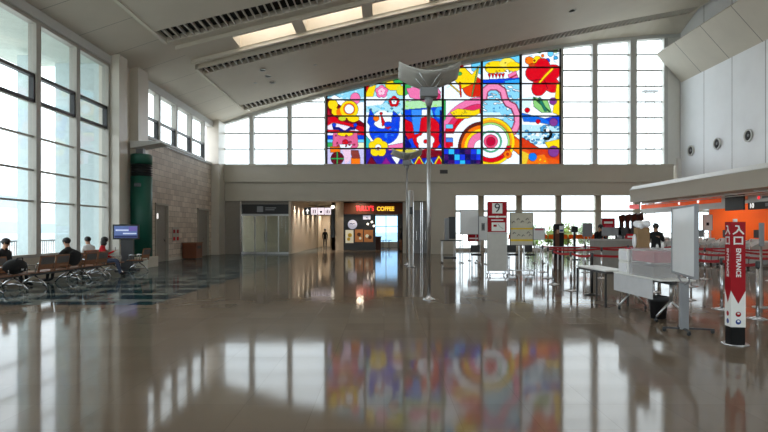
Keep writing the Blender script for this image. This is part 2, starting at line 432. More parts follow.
LV = [.74, 2.42, 3.38, 4.42, 5.48, 6.36, 8.0]
n = 1
Ys = [21.8 - 2.25*i for i in range(16)]
names = {0: 'tall window beside the pier', 1: 'tall window behind the seated man', 2: 'tall window at the picture edge'}
for i in range(14):  # windows nearer the camera are unseen, added for more daylight
    win(n, names.get(i, 'unseen tall side window added towards the camera for daylight'), Ys[i+1], Ys[i], LV, 4); n += 1
b = MB(); b.box(XL-.25, XL+.12, -9.7, 21.9, 0, .7); struct(b.build('trim_1', M['wall']), 'low wall under the tall side windows')
b = MB(); b.box(XL-.25, XL+.2, -9.7, 21.9, 8.05, 8.36); struct(b.build('trim_2', M['frame']), 'head rail above the tall windows')
b = MB()
b.box(XL-.3, XL+.5, 21.8, 22.5, 0, 8.45); b.box(XL-.3, XL+.15, 22.5, 23.5, 0, 8.36); b.box(XL-.3, XL+.5, 23.5, 24.5, 0, 8.45)
struct(b.build('trim_3', M['pier']), 'pale piers between windows and stone wall')
b = MB(); b.box(XL-.3, XL, -14, -9.6, 0, 8.5); struct(b.build('wall_side', M['wall']), 'plain side wall near the camera')
# stone wall
st = bpy.data.materials.new('stone_blocks'); st.use_nodes = True; nt = st.node_tree; nn = nt.nodes; ll = nt.links; p = nn['Principled BSDF']
g = nn.new('ShaderNodeNewGeometry'); s = nn.new('ShaderNodeSeparateXYZ'); c = nn.new('ShaderNodeCombineXYZ')
ll.new(g.outputs['Position'], s.inputs[0]); ll.new(s.outputs[1], c.inputs[0]); ll.new(s.outputs[2], c.inputs[1])
br = nn.new('ShaderNodeTexBrick'); br.inputs['Scale'].default_value = 1; br.inputs['Brick Width'].default_value = .55; br.inputs['Row Height'].default_value = .28; br.inputs['Mortar Size'].default_value = .008
br.inputs['Color1'].default_value = (*rgb(226, 212, 196), 1); br.inputs['Color2'].default_value = (*rgb(196, 180, 164), 1); br.inputs['Mortar'].default_value = (*rgb(130, 116, 102), 1)
ll.new(c.outputs[0], br.inputs['Vector']); nz_ = nn.new('ShaderNodeTexNoise'); nz_.inputs['Scale'].default_value = 3; nz_.inputs['Detail'].default_value = 6
mx = nn.new('ShaderNodeMixRGB'); mx.blend_type = 'OVERLAY'; mx.inputs[0].default_value = .3; ll.new(br.outputs[0], mx.inputs[1]); ll.new(nz_.outputs['Fac'], mx.inputs[2])
ll.new(mx.outputs[0], p.inputs['Base Color']); p.inputs['Roughness'].default_value = .6
M['stone'] = st
b = MB()
d1 = (26.4, 27.95); d2 = (32.4, 34.4); dz = 2.85; z1 = 5.7
for (a, c_, e, f) in ((24.5, d1[0], 0, z1), (d1[0], d1[1], dz, z1), (d1[1], d2[0], 0, z1), (d2[0], d2[1], dz, z1), (d2[1], YW+.3, 0, z1)): b.box(XL-.3, XL, a, c_, e, f)
struct(b.build('wall_left', st), 'beige stone block wall with two doors')
b = MB(); b.box(XL-.3, XL+.08, 24.5, 35.0, z1-.04, z1+.1); b.box(XL-.3, XL+.15, 24.5, 35, 8.05, 8.4); struct(b.build('trim_4', M['frame']), 'sill and head rail of the clerestory windows')
cl = [24.55, 26.65, 28.85, 31.1, 33.4, 35.0]
for i in range(4):
    win(n, 'clerestory window above the stone wall, number %s from the pier' % ['one', 'two', 'three', 'four'][i], cl[i], cl[i+1], [5.8, 6.75, 8.08], 0); n += 1
b = MB(); b.box(XL-.3, XL+.5, 34.9, YW+.2, 5.7, 8.5); b.box(XL-.05, XL+.5, 35.0, YW+.2, 0, 5.7); struct(b.build('trim_5', M['pier']), 'corner pier beside the far wall')
b = MB(); b.box(XL, XL+.03, 24.5, d1[0]-.1, 0, .15); b.box(XL, XL+.03, d1[1]+.1, d2[0]-.1, 0, .15); struct(b.build('baseboard_left', M['pier']))
for i, (a, c_) in enumerate((d1, d2)):
    r_ = sroot('door_%d' % (i+1), ['grey side door with lit notice in the stone wall', 'double grey door in the stone wall by the corner'][i], (XL, (a+c_)/2, 0)); h = (c_-a)/2
    b = MB()
    for s in (-1, 1): b.box(-.1, .06, s*h-.08*(s > 0), s*h+.08*(s < 0), 0, dz)
    b.box(-.1, .06, -h, h, dz-.1, dz); b.build('door_frame', M['doorframe'], r_)
    if i == 0: lf = MB().box(-.12, -.06, -h+.08, h-.08, 0, dz-.1).build('door_leaf', M['doorgrey'], r_)
    else:
        lf = MB().box(-.12, -.06, -h+.08, -.01, 0, dz-.1).build('door_leaf', M['doorgrey'], r_)
        MB().box(-.12, -.06, .01, h-.08, 0, dz-.1).build('door_leaf', M['doorgrey'], r_)
    MB().tube([(-.04, .45 if i == 0 else .1, 1.0), (.0, .45 if i == 0 else .1, 1.0), (.0, .3 if i == 0 else .1, 1.1)], .02).build('door_handle', M['chrome'], lf)
    if i == 0: MB().box(-.06, -.05, -.5, -.25, 2.1, 2.35).build('notice', M['e_white'], lf)

# exterior on the left -------------------------------------------------
b = MB(); b.box(-14.3, XL-.25, -5, 60, -.2, -.02); struct(b.build('terrace', M['concrete']), 'pale terrace outside the side windows')
b = MB(); b.box(-12.95, XL-.25, 21.85, 22.15, -.02, 8.2); b.box(-13.35, -12.95, 20.2, 20.6, -.02, 7.9); struct(b.build('wall_outside', mat('outer_render', rgb(212, 227, 230), .7)), 'pale outer return wall beyond the glass')
b = MB(); b.box(-14.6, XL-.2, -12, 22.3, 8.1, 8.6); struct(b.build('roof', mat('eave_grey', rgb(205, 216, 210), .7)), 'eave soffit outside the side windows')
rt = thing('terrace_railing', 'grey terrace railing with thin upright bars seen through the side windows', 'railing', (-14, 14, 0))
MB().box(-.03, .03, 0, 22, 1.08, 1.15).box(-.02, .02, 0, 22, .12, .16).build('rail', M['railgrey'], rt)
b = MB()
for k in range(176): b.box(-.012, .012, k*.125, k*.125+.024, .14, 1.1)
o = b.build('bars', M['railgrey'], rt)
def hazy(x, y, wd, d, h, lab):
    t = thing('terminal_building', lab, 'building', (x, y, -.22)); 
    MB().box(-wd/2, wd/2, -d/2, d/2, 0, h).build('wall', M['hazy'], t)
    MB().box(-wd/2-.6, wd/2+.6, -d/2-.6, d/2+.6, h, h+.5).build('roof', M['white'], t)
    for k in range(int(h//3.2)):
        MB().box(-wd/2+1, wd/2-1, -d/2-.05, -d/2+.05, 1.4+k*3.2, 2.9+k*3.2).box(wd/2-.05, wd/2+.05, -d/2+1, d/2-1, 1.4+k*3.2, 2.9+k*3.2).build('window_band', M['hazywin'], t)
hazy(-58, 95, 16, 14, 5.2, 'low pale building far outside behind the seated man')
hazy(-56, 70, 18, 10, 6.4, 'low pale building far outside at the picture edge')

# far wall ----------------------------------------------------------------
b = MB()
b.box(XL-.1, 18.9, YW, YW+.7, 3.85, 5.8); b.box(XL-.1, px(455, YW), YW, YW+.7, 3.46, 3.86)
b.box(XL-.1, 18.8, YW-.15, YW, 4.68, 5.8); b.box(XL-.1, 18.8, YW-.22, YW+.3, 5.7, 5.84)
struct(b.build('wall_far', M['beam']), 'broad beige beam band across the far wall')
b = MB(); b.box(px(664, YW), XR+.2, YW, YW+.3, 5.8, 15.2); b.box(px(676, YW), XR+.2, YW-.2, YW+.4, 0, 6.2)
struct(b.build('trim_6', M['white']), 'white wall strip right of the far windows')
# lattice windows
def far_window(nm, lab, x0, x1, first_z=5.84):
    X0, X1 = px(x0, YW), px(x1, YW); r_ = sroot(nm, lab, (X0, YW+.2, first_z)); b = MB(); W = X1-X0
    z = first_z + 1.03
    while z < max(B(X0), B(X1)):
        # clip bar to the sloping head
        if z < B(X0+.05): b.box(.1, W-.1, -.05, .05, z-first_z-.045, z-first_z+.045)
        elif z < B(X1):
            t = (z-B(X0))/(B(X1)-B(X0)); b.box(W*t+.05, W-.1, -.05, .05, z-first_z-.045, z-first_z+.045)
        z += 1.03
    b.build('window_frame', M['frame'], r_)
    b = MB(); b.prism([(0, 0, 0), (W, 0, 0), (W, 0, B(X1)-first_z), (0, 0, B(X0)-first_z)], (0, .015, 0)); b.build('window_pane', M['glass'], r_)
    return r_
for (a, c_, lab) in ((220, 251.5, 'left clear window of the far wall beside the corner pier'), (251.5, 289.5, 'second clear window of the far wall'), (289.5, 326, 'clear window touching the stained glass on its left'),
                (561.5, 594.5, 'clear window touching the stained glass on its right'), (594.5, 633.5, 'tall clear window second from the stained glass'), (633.5, 665, 'narrow tall clear window by the right wall')):
    far_window('window_%d' % n, lab, a, c_); n += 1
b = MB()
for x, wd in ((217, .35), (251.5, .3), (289.5, .3), (325.2, .12), (562.3, .14), (595, .34), (633.5, .42), (666, .2)):
    X = px(x, YW); b.box(X-wd/2, X+wd/2, YW-.05, YW+.45, 5.8, B(X)+.12)
xx = np.linspace(XL, XR, 24)
for i in range(23):
    a, c_ = float(xx[i]), float(xx[i+1]); b.prism([(a, YW-.08, B(a)-.12), (c_, YW-.08, B(c_)-.12), (c_, YW-.08, B(c_)+.25), (a, YW-.08, B(a)+.25)], (0, .45, 0))
struct(b.build('trim_7', M['frame']), 'broad mullions and sloping head of the far windows')
t = thing('roof_ladder', 'thin grey ladder standing outside the far window by the right wall', 'ladder', (px(650, 40), 40, 0))
b = MB()
for s in (-1, 1): b.tube([(s*.3, 0, 0), (s*.3, 0, 12.4)], .03, 6)
for k in range(38): b.tube([(-.3, 0, .3+k*.32), (.3, 0, .3+k*.32)], .015, 5)
b.build('ladder_frame', M['grey'], t); MB().box(-.55, .55, -.2, .2, 11.5, 11.62).build('platform', M['grey'], t)

# ---------------------------------------------------------------- STAINED GLASS
SX0, SX1, SY0, SY1 = 326.0, 561.5, 40.0, 165.6
RES = 2.2
Wn, Hn = int((SX1-SX0)*RES), int((SY1-SY0)*RES)
gx, gy = np.meshgrid(SX0 + (np.arange(Wn+1))/RES, SY0 + (np.arange(Hn+1))/RES)
img = np.ones(gx.shape + (3,))
WH = (245, 248, 255); LB = (120, 205, 235); BL = (20, 80, 215); DB = (25, 30, 130); RD = (215, 15, 40); DR = (130, 12, 40); YE = (250, 215, 30); OR = (245, 130, 25)
PK = (240, 130, 175); GR = (70, 175, 100); LG = (175, 225, 130); PU = (140, 70, 150); BK = (12, 12, 20); BR = (110, 45, 40)
def put(mask, c): img[mask] = np.array([v/255 for v in c])
def ell(x, y, rx, c, ry=None, rot=0):
    ry = ry or rx; a = R(rot); u = (gx-x)*math.cos(a)+(gy-y)*math.sin(a); v = -(gx-x)*math.sin(a)+(gy-y)*math.cos(a)
    put((u/rx)**2+(v/ry)**2 < 1, c)
def ring(x, y, r0, r1, c, a0=-360, a1=360, sy=1.0):
    d = np.hypot(gx-x, (gy-y)/sy); ang = np.degrees(np.arctan2(-(gy-y), gx-x))
    put((d > r0) & (d < r1) & (ang > a0) & (ang < a1), c)
def pol(pts, c):
    ins = np.zeros(gx.shape, bool); k = len(pts)
    for i in range(k):
        (x0, y0), (x1, y1) = pts[i], pts[(i+1) % k]
        if y0 == y1: continue
        cond = ((gy >= min(y0, y1)) & (gy < max(y0, y1)) & (gx < (x1-x0)*(gy-y0)/(y1-y0)+x0)); ins ^= cond
    put(ins, c)
def stroke(pts, r, c):
    m_ = np.zeros(gx.shape, bool)
    for (x0, y0), (x1, y1) in zip(pts[:-1], pts[1:]):
        L = (x1-x0)**2+(y1-y0)**2+1e-9; t_ = np.clip(((gx-x0)*(x1-x0)+(gy-y0)*(y1-y0))/L, 0, 1)
        m_ |= np.hypot(gx-x0-t_*(x1-x0), gy-y0-t_*(y1-y0)) < r
    put(m_, c)
def flower(x, y, r, c, cc, n_=5, pr=.52, a0=-90):
    for k in range(n_):
        a = R(a0+360*k/n_); ell(x+r*.58*math.cos(a), y+r*.58*math.sin(a), r*pr, c)
    ell(x, y, r*.22, cc)
rs = np.random.RandomState(3)
def blobs(x0, x1, y0, y1, k, c, r0=1.2, r1=3):
    for _ in range(k): ell(rs.uniform(x0, x1), rs.uniform(y0, y1), rs.uniform(r0, r1), c, rs.uniform(.5, 1.2), rs.uniform(-30, 30))
put(np.ones(gx.shape, bool), WH)
# panel one
pol([(326,85),(365,75),(365,101),(326,104)], (150, 210, 228)); blobs(327,364,86,103,14,(200,232,240)); pol([(328,99),(334,94),(365,112),(365,122),(352,118)], WH)
pol([(326,98),(331,98),(365,124),(365,133),(326,133)], DR); pol([(326,112),(345,122),(365,127),(365,134),(326,134)], RD)
pol([(326,104),(331,116),(328,124),(326,124)], (180,30,60))
ell(355,98,5,PK,6); ell(332.5,104,5,YE); ell(335,111,4,YE); ell(341,112,5,OR); ell(349,109,9,YE); ell(349,108.5,6,OR); ell(349,108.5,4.6,WH); ell(353,118,6,YE,3.5); ell(342,118,4,(200,210,60),2.5)
pol([(326,126),(333,122),(350,126),(365,133),(365,134.5),(326,134.5)], (240,225,240)); pol([(326,129),(365,131),(365,134.8),(326,132)], RD)
pol([(326,135),(365,135),(365,139),(326,139)], BL); pol([(326,139),(365,139),(365,142),(326,142)], LB); pol([(326,142),(340,142),(340,145),(326,147)], GR); pol([(350,142),(365,142),(365,149),(350,149)], (235,235,200))
stroke([(333,124),(334,128),(338,128),(343,131)], 1.3, DB); stroke([(356,124),(354,128),(350,128),(346,131)], 1.3, DB); ell(334,124.5,1.8,BL); ell(355,124.5,1.8,BL)
pol([(333,132),(357,132),(358,146),(352,152),(338,152),(332,146)], (225,110,150)); ell(345,133.5,8,YE,2.4); ell(345,142,3,RD); pol([(338,144),(352,144),(350,148),(340,148)], WH)
blobs(334,356,134,150,10,(190,60,90),.6,1.6)
pol([(326,149),(365,149),(365,166),(326,166)], (205,195,225)); pol([(330,146),(340,146),(340,152),(330,152)], OR); pol([(351,157),(360,157),(360,164),(351,164)], OR)
pol([(350,150),(358,150),(360,158),(352,158)], (150,70,60)); pol([(334,152),(340,152),(339,166),(335,166)], DR)
ell(337,158,6.5,(110,20,40)); stroke([(331,158),(343,158)], .7, GR); stroke([(337,152),(337,164)], .7, GR); pol([(342,149),(351,149),(350,160),(345,164)], (235,200,215))
# panel two
pol([(365,70),(404,60),(404,112),(365,112)], (180,222,228)); blobs(366,404,98,118,22,LB); blobs(366,404,100,118,10,(90,170,190),.6,1.6)
pol([(365,88),(376,84),(373,96),(365,96)], YE); pol([(365,82),(372,80),(366,92)], RD); pol([(372,74),(404,66),(404,84),(384,84)], LG); ell(393,84,8,YE,6); ell(401,90,5,(225,220,60)); ell(398,80,5,GR,3)
pol([(365,96),(388,96),(382,104),(365,106)], WH)
flower(381.5,91,6,PK,DR); flower(381.5,91,3.4,(250,200,215),PK); flower(394,101,5.2,RD,YE); flower(394,101,2.6,WH,RD)
pol([(365,112),(372,116),(374,130),(365,140)], WH); ell(384,130,15,BL,14); ell(382,119,9.5,WH,9); pol([(370,108),(376,118),(372,128),(367,122)], BL); pol([(393,110),(400,116),(399,130),(391,124)], BL)
ell(376,118,3,OR); pol([(380,112),(386,124),(382,126)], RD); ell(388,124,4,BL,3); pol([(384,127),(391,126),(391,130)], RD); ell(381,113,1.5,RD); blobs(374,396,128,142,14,(60,130,235),.6,1.8)
pol([(365,134),(370,140),(372,150),(365,156)], (60,190,190)); pol([(365,148),(404,148),(404,166),(365,166)], (50,40,160)); pol([(388,145),(404,142),(404,148),(388,150)], PK)
pol([(395,149),(404,149),(404,154),(390,154)], YE); flower(378,147,9,YE,WH); ell(378,147,3,WH); ell(378,148,1.4,RD)
pol([(366,165.6),(371,156),(378,165.6)], DR); pol([(380,165.6),(386,157),(392,165.6)], (150,30,140)); pol([(391,156),(401,156),(397,165)], WH)
# panel three
pol([(404,62),(443,52),(443,112),(404,112)], (205,232,205)); pol([(404,80),(415,78),(443,84),(443,99),(404,101)], WH); pol([(404,84),(412,80),(410,92),(404,96)], GR); pol([(404,62),(443,52),(443,66),(404,76)], LB)
pol([(404,101),(443,98),(443,109),(404,109)], (185,225,175)); blobs(406,442,100,109,8,LG)
pol([(406,88),(416,86),(424,92),(436,84),(441,92),(438,100),(424,101),(410,97)], PK); ell(434,96,7,(200,60,110),4); ell(432,95,5,PK,3)
pol([(404,109),(443,106),(443,148),(404,148)], BL); pol([(411,109),(424,109),(419,132),(413,132)], LB); pol([(425,109),(432,109),(434,118),(426,118)], LB); pol([(421,109),(428,109),(426,117),(422,117)], WH)
ell(427,134,15,RD,18); pol([(404,118),(412,122),(416,136),(406,140)], RD); pol([(404,132),(412,146),(404,150)], DB); pol([(411,109),(422,109),(419,133),(414,134)], (70,150,240)); ell(439,112,4,(60,160,225),6); pol([(440,110),(443,110),(443,150),(439,140)], DB)
flower(425.5,141,8.4,WH,RD); ell(425.5,141,2,RD)
pol([(404,150),(443,150),(443,166),(404,166)], (40,50,170)); pol([(412,150),(443,150),(443,156),(420,158)], DR); ell(410,152,9,(200,190,90),3)
for k in range(4):
    x0 = 404+k*10; pol([(x0,165.6),(x0+5,156),(x0+10,165.6)], RD if k % 2 else (150,20,60)); stroke([(x0,165),(x0+5,156),(x0+10,165)], .7, YE if k % 2 else LB)
# panel four
pol([(443,50),(482,42),(482,100),(443,100)], WH); pol([(443,64),(458,62),(450,84),(443,84)], LB); pol([(470,54),(482,52),(482,74),(472,70)], LB); blobs(444,481,62,98,12,(205,235,240))
ell(473,86,10.5,(235,80,30)); pol([(473,76),(483,80),(483,96),(473,96)], (215,50,30)); pol([(456,70),(464,66),(472,74),(480,64),(476,82),(462,88),(455,80)], YE); ell(459,73,3,GR,2); pol([(461,60),(464,66),(458,68)], RD)
stroke([(460,82),(461,96)], .8, RD); stroke([(472,96),(478,66)], .5, GR); stroke([(446,80),(460,92)], .6, YE)
cx_, cy_ = 482, 148
for r0, c in ((46, PK), (40, (225,60,110)), (35, RD), (31.5, WH), (24, BR), (21, OR), (17.5, YE), (14.5, (235,130,170)), (8, WH)): 
    m_ = (np.hypot(gx-cx_, (gy-cy_)/1.12) < r0) & (gx < 482.2) & (gx > 443) & (gy < 148.5); put(m_, c)
pol([(450,112),(458,108),(474,110),(480,108),(480,113),(468,118),(456,118)], YE); blobs(452,478,110,117,8,(200,180,40),.6,1.4)
for k, c in enumerate((LB, RD, WH, (90,140,220), RD)): pol([(446,124+k*4.5),(453,124+k*4.5),(453,128+k*4.5),(446,128+k*4.5)], c)
pol([(443,100),(446,100),(446,118),(443,122)], GR)
for i in range(7):
    for j in range(3):
        c = [(40,70,215), (30,25,90), (60,190,235), (80,30,110), (35,45,160)][(i*2+j*3+(i*j) % 2) % 5]
        put((gx >= 443+i*5.6) & (gx < 443+(i+1)*5.6) & (gx < 482.3) & (gy >= 148+j*6) & (gy < 148+(j+1)*6), c)
# panel five
pol([(482,44),(521,40),(521,82),(482,82)], WH); pol([(482,57),(521,50),(521,62),(482,66)], LB); ell(496,67,11,YE,7); ell(508,63,8,(245,225,90),6); ell(514,66,7,YE,5); blobs(486,514,60,72,10,(200,170,30),.5,1.4)
pol([(488,73),(508,71),(506,80),(488,80)], WH)
for k in range(5): pol([(488+k*3.4,73),(491.4+k*3.4,72.5),(489.7+k*3.4,78)], RD)
pol([(508,74),(516,70),(519,78),(511,82)], PK); stroke([(511,77),(517,74)], .5, RD); pol([(482,79),(521,77),(521,83),(482,83)], BL); pol([(505,80),(521,78),(521,84),(505,84)], (60,170,235))
pol([(482,83),(521,83),(521,134),(482,134)], (150,212,232)); blobs(483,520,84,134,60,WH,1,3.4); blobs(483,520,86,134,25,(90,170,215),.5,1.6)
for k, rr in ((0, 0),):
    pts = [(484,97),(485,90),(490,86),(497,86),(503,90),(505,98),(508,103),(514,106),(517,113),(518,122),(515,130),(509,134)]
    stroke(pts, 3.6, (205,75,125)); stroke(pts, 2.7, (240,150,185))
pol([(482,112),(500,112),(505,118),(482,120)], (215,235,245))
pol([(504,128),(521,140),(521,166),(500,166)], (225,95,35)); ell(511,146,5,GR); pol([(500,150),(521,150),(521,166),(498,166)], WH); pol([(512,136),(521,142),(521,156),(514,150)], OR)
for r0, c in ((24, YE), (21.5, (240,170,40)), (19, LG), (17, WH), (13, WH), (11, (90,200,150)), (9.5, WH), (7, (235,90,130)), (4.5, (200,20,70))):
    m_ = (np.hypot((gx-491), (gy-141)) < r0) & (gx > 482); put(m_, c)
m_ = (np.hypot(gx-491, gy-141) > 16.5) & (np.hypot(gx-491, gy-141) < 21) & (gy > 145) & (gx > 482); put(m_, RD)
flower(508,154,5,OR,RD,8,.3)
# panel six
pol([(521,40),(562,40),(562,98),(521,98)], WH); blobs(522,560,46,62,8,(190,225,240)); 
for (x, y, r, c) in ((540,50,2.6,GR),(546,48,2,YE),(551,53,3,LB),(548,60,2.4,BL),(556,50,2.2,LG),(556,57,2,(60,170,220)),(543,55,1.6,OR)): ell(x, y, r, c)
ell(530,60,5,OR,4,20); ell(538,60,4.6,YE,5,-20); ell(533,65,4,(200,80,30),2.5); blobs(526,541,57,65,6,(180,60,20),.5,1.2)
for a in (-160, -95, -30, 40, 115): ell(544+10*math.cos(R(a)), 77+10.5*math.sin(R(a)), 9.2, RD, 7.6, a)
ell(544,77,5,RD); stroke([(540,82),(545,76),(553,68)], 1.0, YE); stroke([(532,80),(541,79)], .5, DR); stroke([(548,88),(545,80)], .5, DR)
pol([(557,84),(562,80),(562,116),(553,112)], YE); pol([(533,96),(548,100),(552,112),(542,112),(534,106)], (150,205,130)); stroke([(534,97),(550,111)], .6, (20,110,80)); stroke([(540,98),(546,110)], 1.3, (40,130,110)); pol([(521,98),(534,96),(530,108),(521,108)], (220,240,245))
ell(527.6,109.7,2.6,RD); ell(553.5,100.7,3.7,PU); pol([(521,112),(562,122),(562,127),(540,122),(524,121)], (30,120,220)); pol([(545,118),(562,114),(562,122),(550,122)], BL); ell(554,121.7,4.2,PU); ell(538.5,121,2.3,RD)
pol([(521,124),(562,126),(562,142),(521,146)], (190,225,238)); blobs(522,560,125,144,40,(80,165,210),.6,2.2); blobs(522,560,125,144,20,WH,.6,2.4)
ring(547,134,3,5.6,BK,-130,120); ell(548,130,2,WH); ell(528,141.5,1.8,RD)
pol([(521,140),(535,150),(562,158),(562,166),(521,166)], (230,100,25)); pol([(521,136),(540,148),(562,150),(562,160),(540,156),(521,146)], (215,70,30)); pol([(521,158),(545,154),(550,166),(521,166)], OR); pol([(545,142),(562,138),(562,150),(550,150)], YE); pol([(521,150),(530,154),(526,166),(521,166)], (235,200,60))
ell(554,151,5.6,PU); ell(533,156.5,4.2,(30,130,225)); blobs(536,560,158,166,6,YE,.6,1.6)
# lead lines between differently coloured pieces
_g = np.abs(np.diff(img, axis=0, prepend=img[:1])).sum(2) + np.abs(np.diff(img, axis=1, prepend=img[:, :1])).sum(2)
img[_g > .55] *= .5
# slight unevenness of hand made glass
img *= (1 + rs.uniform(-.05, .05, gx.shape))[..., None]
img = np.clip(img, 0, 1)
lim = np.where(img <= .04045, img/12.92, ((img+.055)/1.055)**2.4)
sgm = bpy.data.materials.new('stained_glass'); sgm.use_nodes = True; nt = sgm.node_tree; nn = nt.nodes; ll = nt.links; nn.clear()
o_ = nn.new('ShaderNodeOutputMaterial'); at = nn.new('ShaderNodeAttribute'); at.attribute_name = 'tint'
vm = nn.new('ShaderNodeVectorMath'); vm.operation = 'SCALE'; vm.inputs['Scale'].default_value = .32
tr = nn.new('ShaderNodeBsdfTransparent'); gl = nn.new('ShaderNodeBsdfGlossy'); gl.inputs['Roughness'].default_value = .1; ms = nn.new('ShaderNodeMixShader'); ms.inputs[0].default_value = .03
ll.new(at.outputs['Color'], vm.inputs[0]); ll.new(vm.outputs[0], tr.inputs[0]); ll.new(tr.outputs[0], ms.inputs[1]); ll.new(gl.outputs[0], ms.inputs[2]); ll.new(ms.outputs[0], o_.inputs[0])
YG = YW + .12
sgt = thing('stained_glass', 'large colourful stained glass picture of flowers and sea creatures in the far wall', 'stained glass', (px(443, YW), YG, 5.84))
cuts = [326, 365, 404, 443, 482, 521, 561.5]
ztop = lambda x: B(px(x, YW)) - .05
for k in range(6):
    i0 = int(round((cuts[k]-SX0)*RES)); i1 = int(round((cuts[k+1]-SX0)*RES)); verts = []; cols = []; faces = []; idx = {}
    sub_x = gx[0, i0:i1+1]
    L0 = sgt.location
    for j in range(Hn+1):
        for i in range(i0, i1+1):
            z = pz(gy[j, i], YW); z = min(z, ztop(gx[j, i]))
            verts.append((px(gx[j, i], YW)-L0.x, 0, z-L0.z)); cols.append(lim[j, i])
    nx = i1-i0+1
    for j in range(Hn):
        for i in range(nx-1):
            a = j*nx+i
            if verts[a][2]-verts[a+nx][2] < 1e-5 and verts[a+1][2]-verts[a+nx+1][2] < 1e-5: continue
            faces.append((a, a+1, a+nx+1, a+nx))
    me = bpy.data.meshes.new('glass_panel'); me.from_pydata(verts, [], faces); me.materials.append(sgm)
    cols = [c**1.18 for c in cols]
    ca = me.color_attributes.new('tint', 'FLOAT_COLOR', 'POINT')
    arr = np.ones((len(verts), 4), 'f'); arr[:, :3] = np.array(cols); ca.data.foreach_set('color', arr.ravel())
    o = bpy.data.objects.new('glass_panel', me); col.objects.link(o); o.parent = sgt
    o['label'] = ['lion and yellow rings panel', 'blue bird and yellow flower panel', 'red jar with white flower panel', 'pink rainbow arch panel', 'pink serpent and target panel', 'red hibiscus panel'][k]
b = MB()
for k, x in enumerate(cuts): 
    X = px(x, YW)-sgt.location.x; wd = .075 if 0 < k < 6 else .09; b.box(X-wd, X+wd, -.09, .05, 0, ztop(x)-5.84)
z = 5.84
while z < 13.6:
    xs_ = [x for x in np.linspace(326, 561, 200) if ztop(x) > z]
    if xs_: b.box(px(xs_[0], YW)-sgt.location.x, px(561, YW)-sgt.location.x, -.06, .03, z-5.84-.042, z-5.84+.042)
    z += 1.06
xx = np.linspace(326, 561.5, 20)
for i in range(19):
    a, c_ = float(xx[i]), float(xx[i+1]); b.prism([(px(a,YW)-sgt.location.x, -.09, ztop(a)-5.84-.06), (px(c_,YW)-sgt.location.x, -.09, ztop(c_)-5.84-.06), (px(c_,YW)-sgt.location.x, -.09, ztop(c_)-5.84+.06), (px(a,YW)-sgt.location.x, -.09, ztop(a)-5.84+.06)], (0, .14, 0))
b.build('lead_frame', M['black'], sgt)

# right wall ---------------------------------------------------------------
b = MB(); b.box(XR, XR+.3, -14, YW+.3, 3.9, 15.3); b.box(XR, XR+.3, -14, 20, 0, 3.9); struct(b.build('wall_right', M['rwall']), 'white panelled right wall with round portholes')
b = MB(); b.prism([(19.3, -14, 11.15), (17.67, -14, 12.97), (17.8, -14, 13.1), (19.3, -14, 11.45)], (0, 14+YW-.15, 0)); struct(b.build('trim_8', M['bulk']), 'slanted panel bulkhead along the right wall')
for i, Y in enumerate((34.85, 32.1, 29.35, 26.6)):
    t = thing('porthole', ['round dark porthole vent nearest the far windows', 'round dark porthole vent, second from the far windows', 'round dark porthole vent close to the picture edge', 'round dark porthole vent beyond the picture edge'][i], 'vent', (XR, Y, 6.55), 0, 'portholes in the right wall')
    m_ = Matrix.Rotation(R(-90), 4, 'Y')
    for nm, mt_, prof in (('rim', M['frame'], [(.26, 0), (.26, .08), (.34, .08), (.34, 0)]), ('grille', M['black'], [(.001, .03), (.27, .03), (.27, 0)])):
        o = MB().lathe(prof, seg=28).build(nm, mt_, t); o.data.transform(m_)
    o = MB().lathe([(.001, .05), (.08, .05), (.08, .03)], seg=16).build('nozzle', M['grey'], t); o.data.transform(m_)
    if i == 3: 
        for ch in list(t.children): bpy.data.objects.remove(ch, do_unlink=True)
        bpy.data.objects.remove(t, do_unlink=True)
b = MB(); b.box(XL-.3, XR+.3, -14.3, -14, 0, .7); b.box(XL-.3, XR+.3, -14.3, -14, 8.0, 15.4)  # unseen rear wall, given glazing to bring daylight into the hall
for k in range(8): X = XL + k*(XR-XL)/7; b.box(X-.25, X+.25, -14.3, -14, .7, 8.0)
struct(b.build('wall_back', M['wall']), 'unseen wall behind the camera, glazed to add daylight')
for k in range(7):
    X0 = XL+k*(XR-XL)/7+.25; X1 = X0+(XR-XL)/7-.5; r_ = sroot('window_%d' % (40+k), 'unseen tall window added behind the camera for daylight', (X0, -14.15, .7)); W = X1-X0
    MB().box(0, W, -.05, .05, 3.2, 3.3).box(W/2-.04, W/2+.04, -.05, .05, 0, 7.3).build('window_frame', M['frame'], r_); MB().box(0, W, -.008, .008, 0, 7.3).build('window_pane', M['glass'], r_)

# concourse beyond the beam --------------------------------------------------
b = MB()
b.box(XL-.3, px(432, YW), YW+.3, 52, 3.75, 3.95)
b.box(px(432, YW), 24, YW+.6, 42.6, 4.2, 4.4)
struct(b.build('ceiling_concourse', M['beam']), 'low ceiling beyond the beam')
b = MB()
X0 = px(431, YW); X1 = px(454, YW)
b.box(X0, X1, YW-.05, YW+.7, 0, 3.9); b.box(X1-.3, X1, YW+.7, 42.6, 0, 4.3); b.box(px(403.5, YW), X0, YW+1.2, YW+1.4, 0, 3.8)
struct(b.build('wall_middle', M['beam']), 'beige wall between coffee shop and check-in windows')
for (x0, x1, lab) in ((413, 421, 'narrow steel door leaf beside the silver post'), (422, 430, 'narrow steel door beside the beige wall')):
    r_ = sroot('door_%d' % (3 if x0 == 413 else 4), lab, (px(x0, YW+1.2), YW+1.2, 0)); W = (x1-x0)*(YW+1.2)/F
    MB().box(.04, W-.04, -.06, 0, 0, 2.9).build('door_leaf', M['grey'], r_); b = MB(); b.box(0, .05, -.1, 0, 0, 3.5); b.box(W-.05, W, -.1, 0, 0, 3.5); b.build('door_frame', M['chrome'], r_)
    MB().box(W*.4, W*.45, -.1, -.06, .9, 1.5).build('door_handle', M['chrome'], r_)
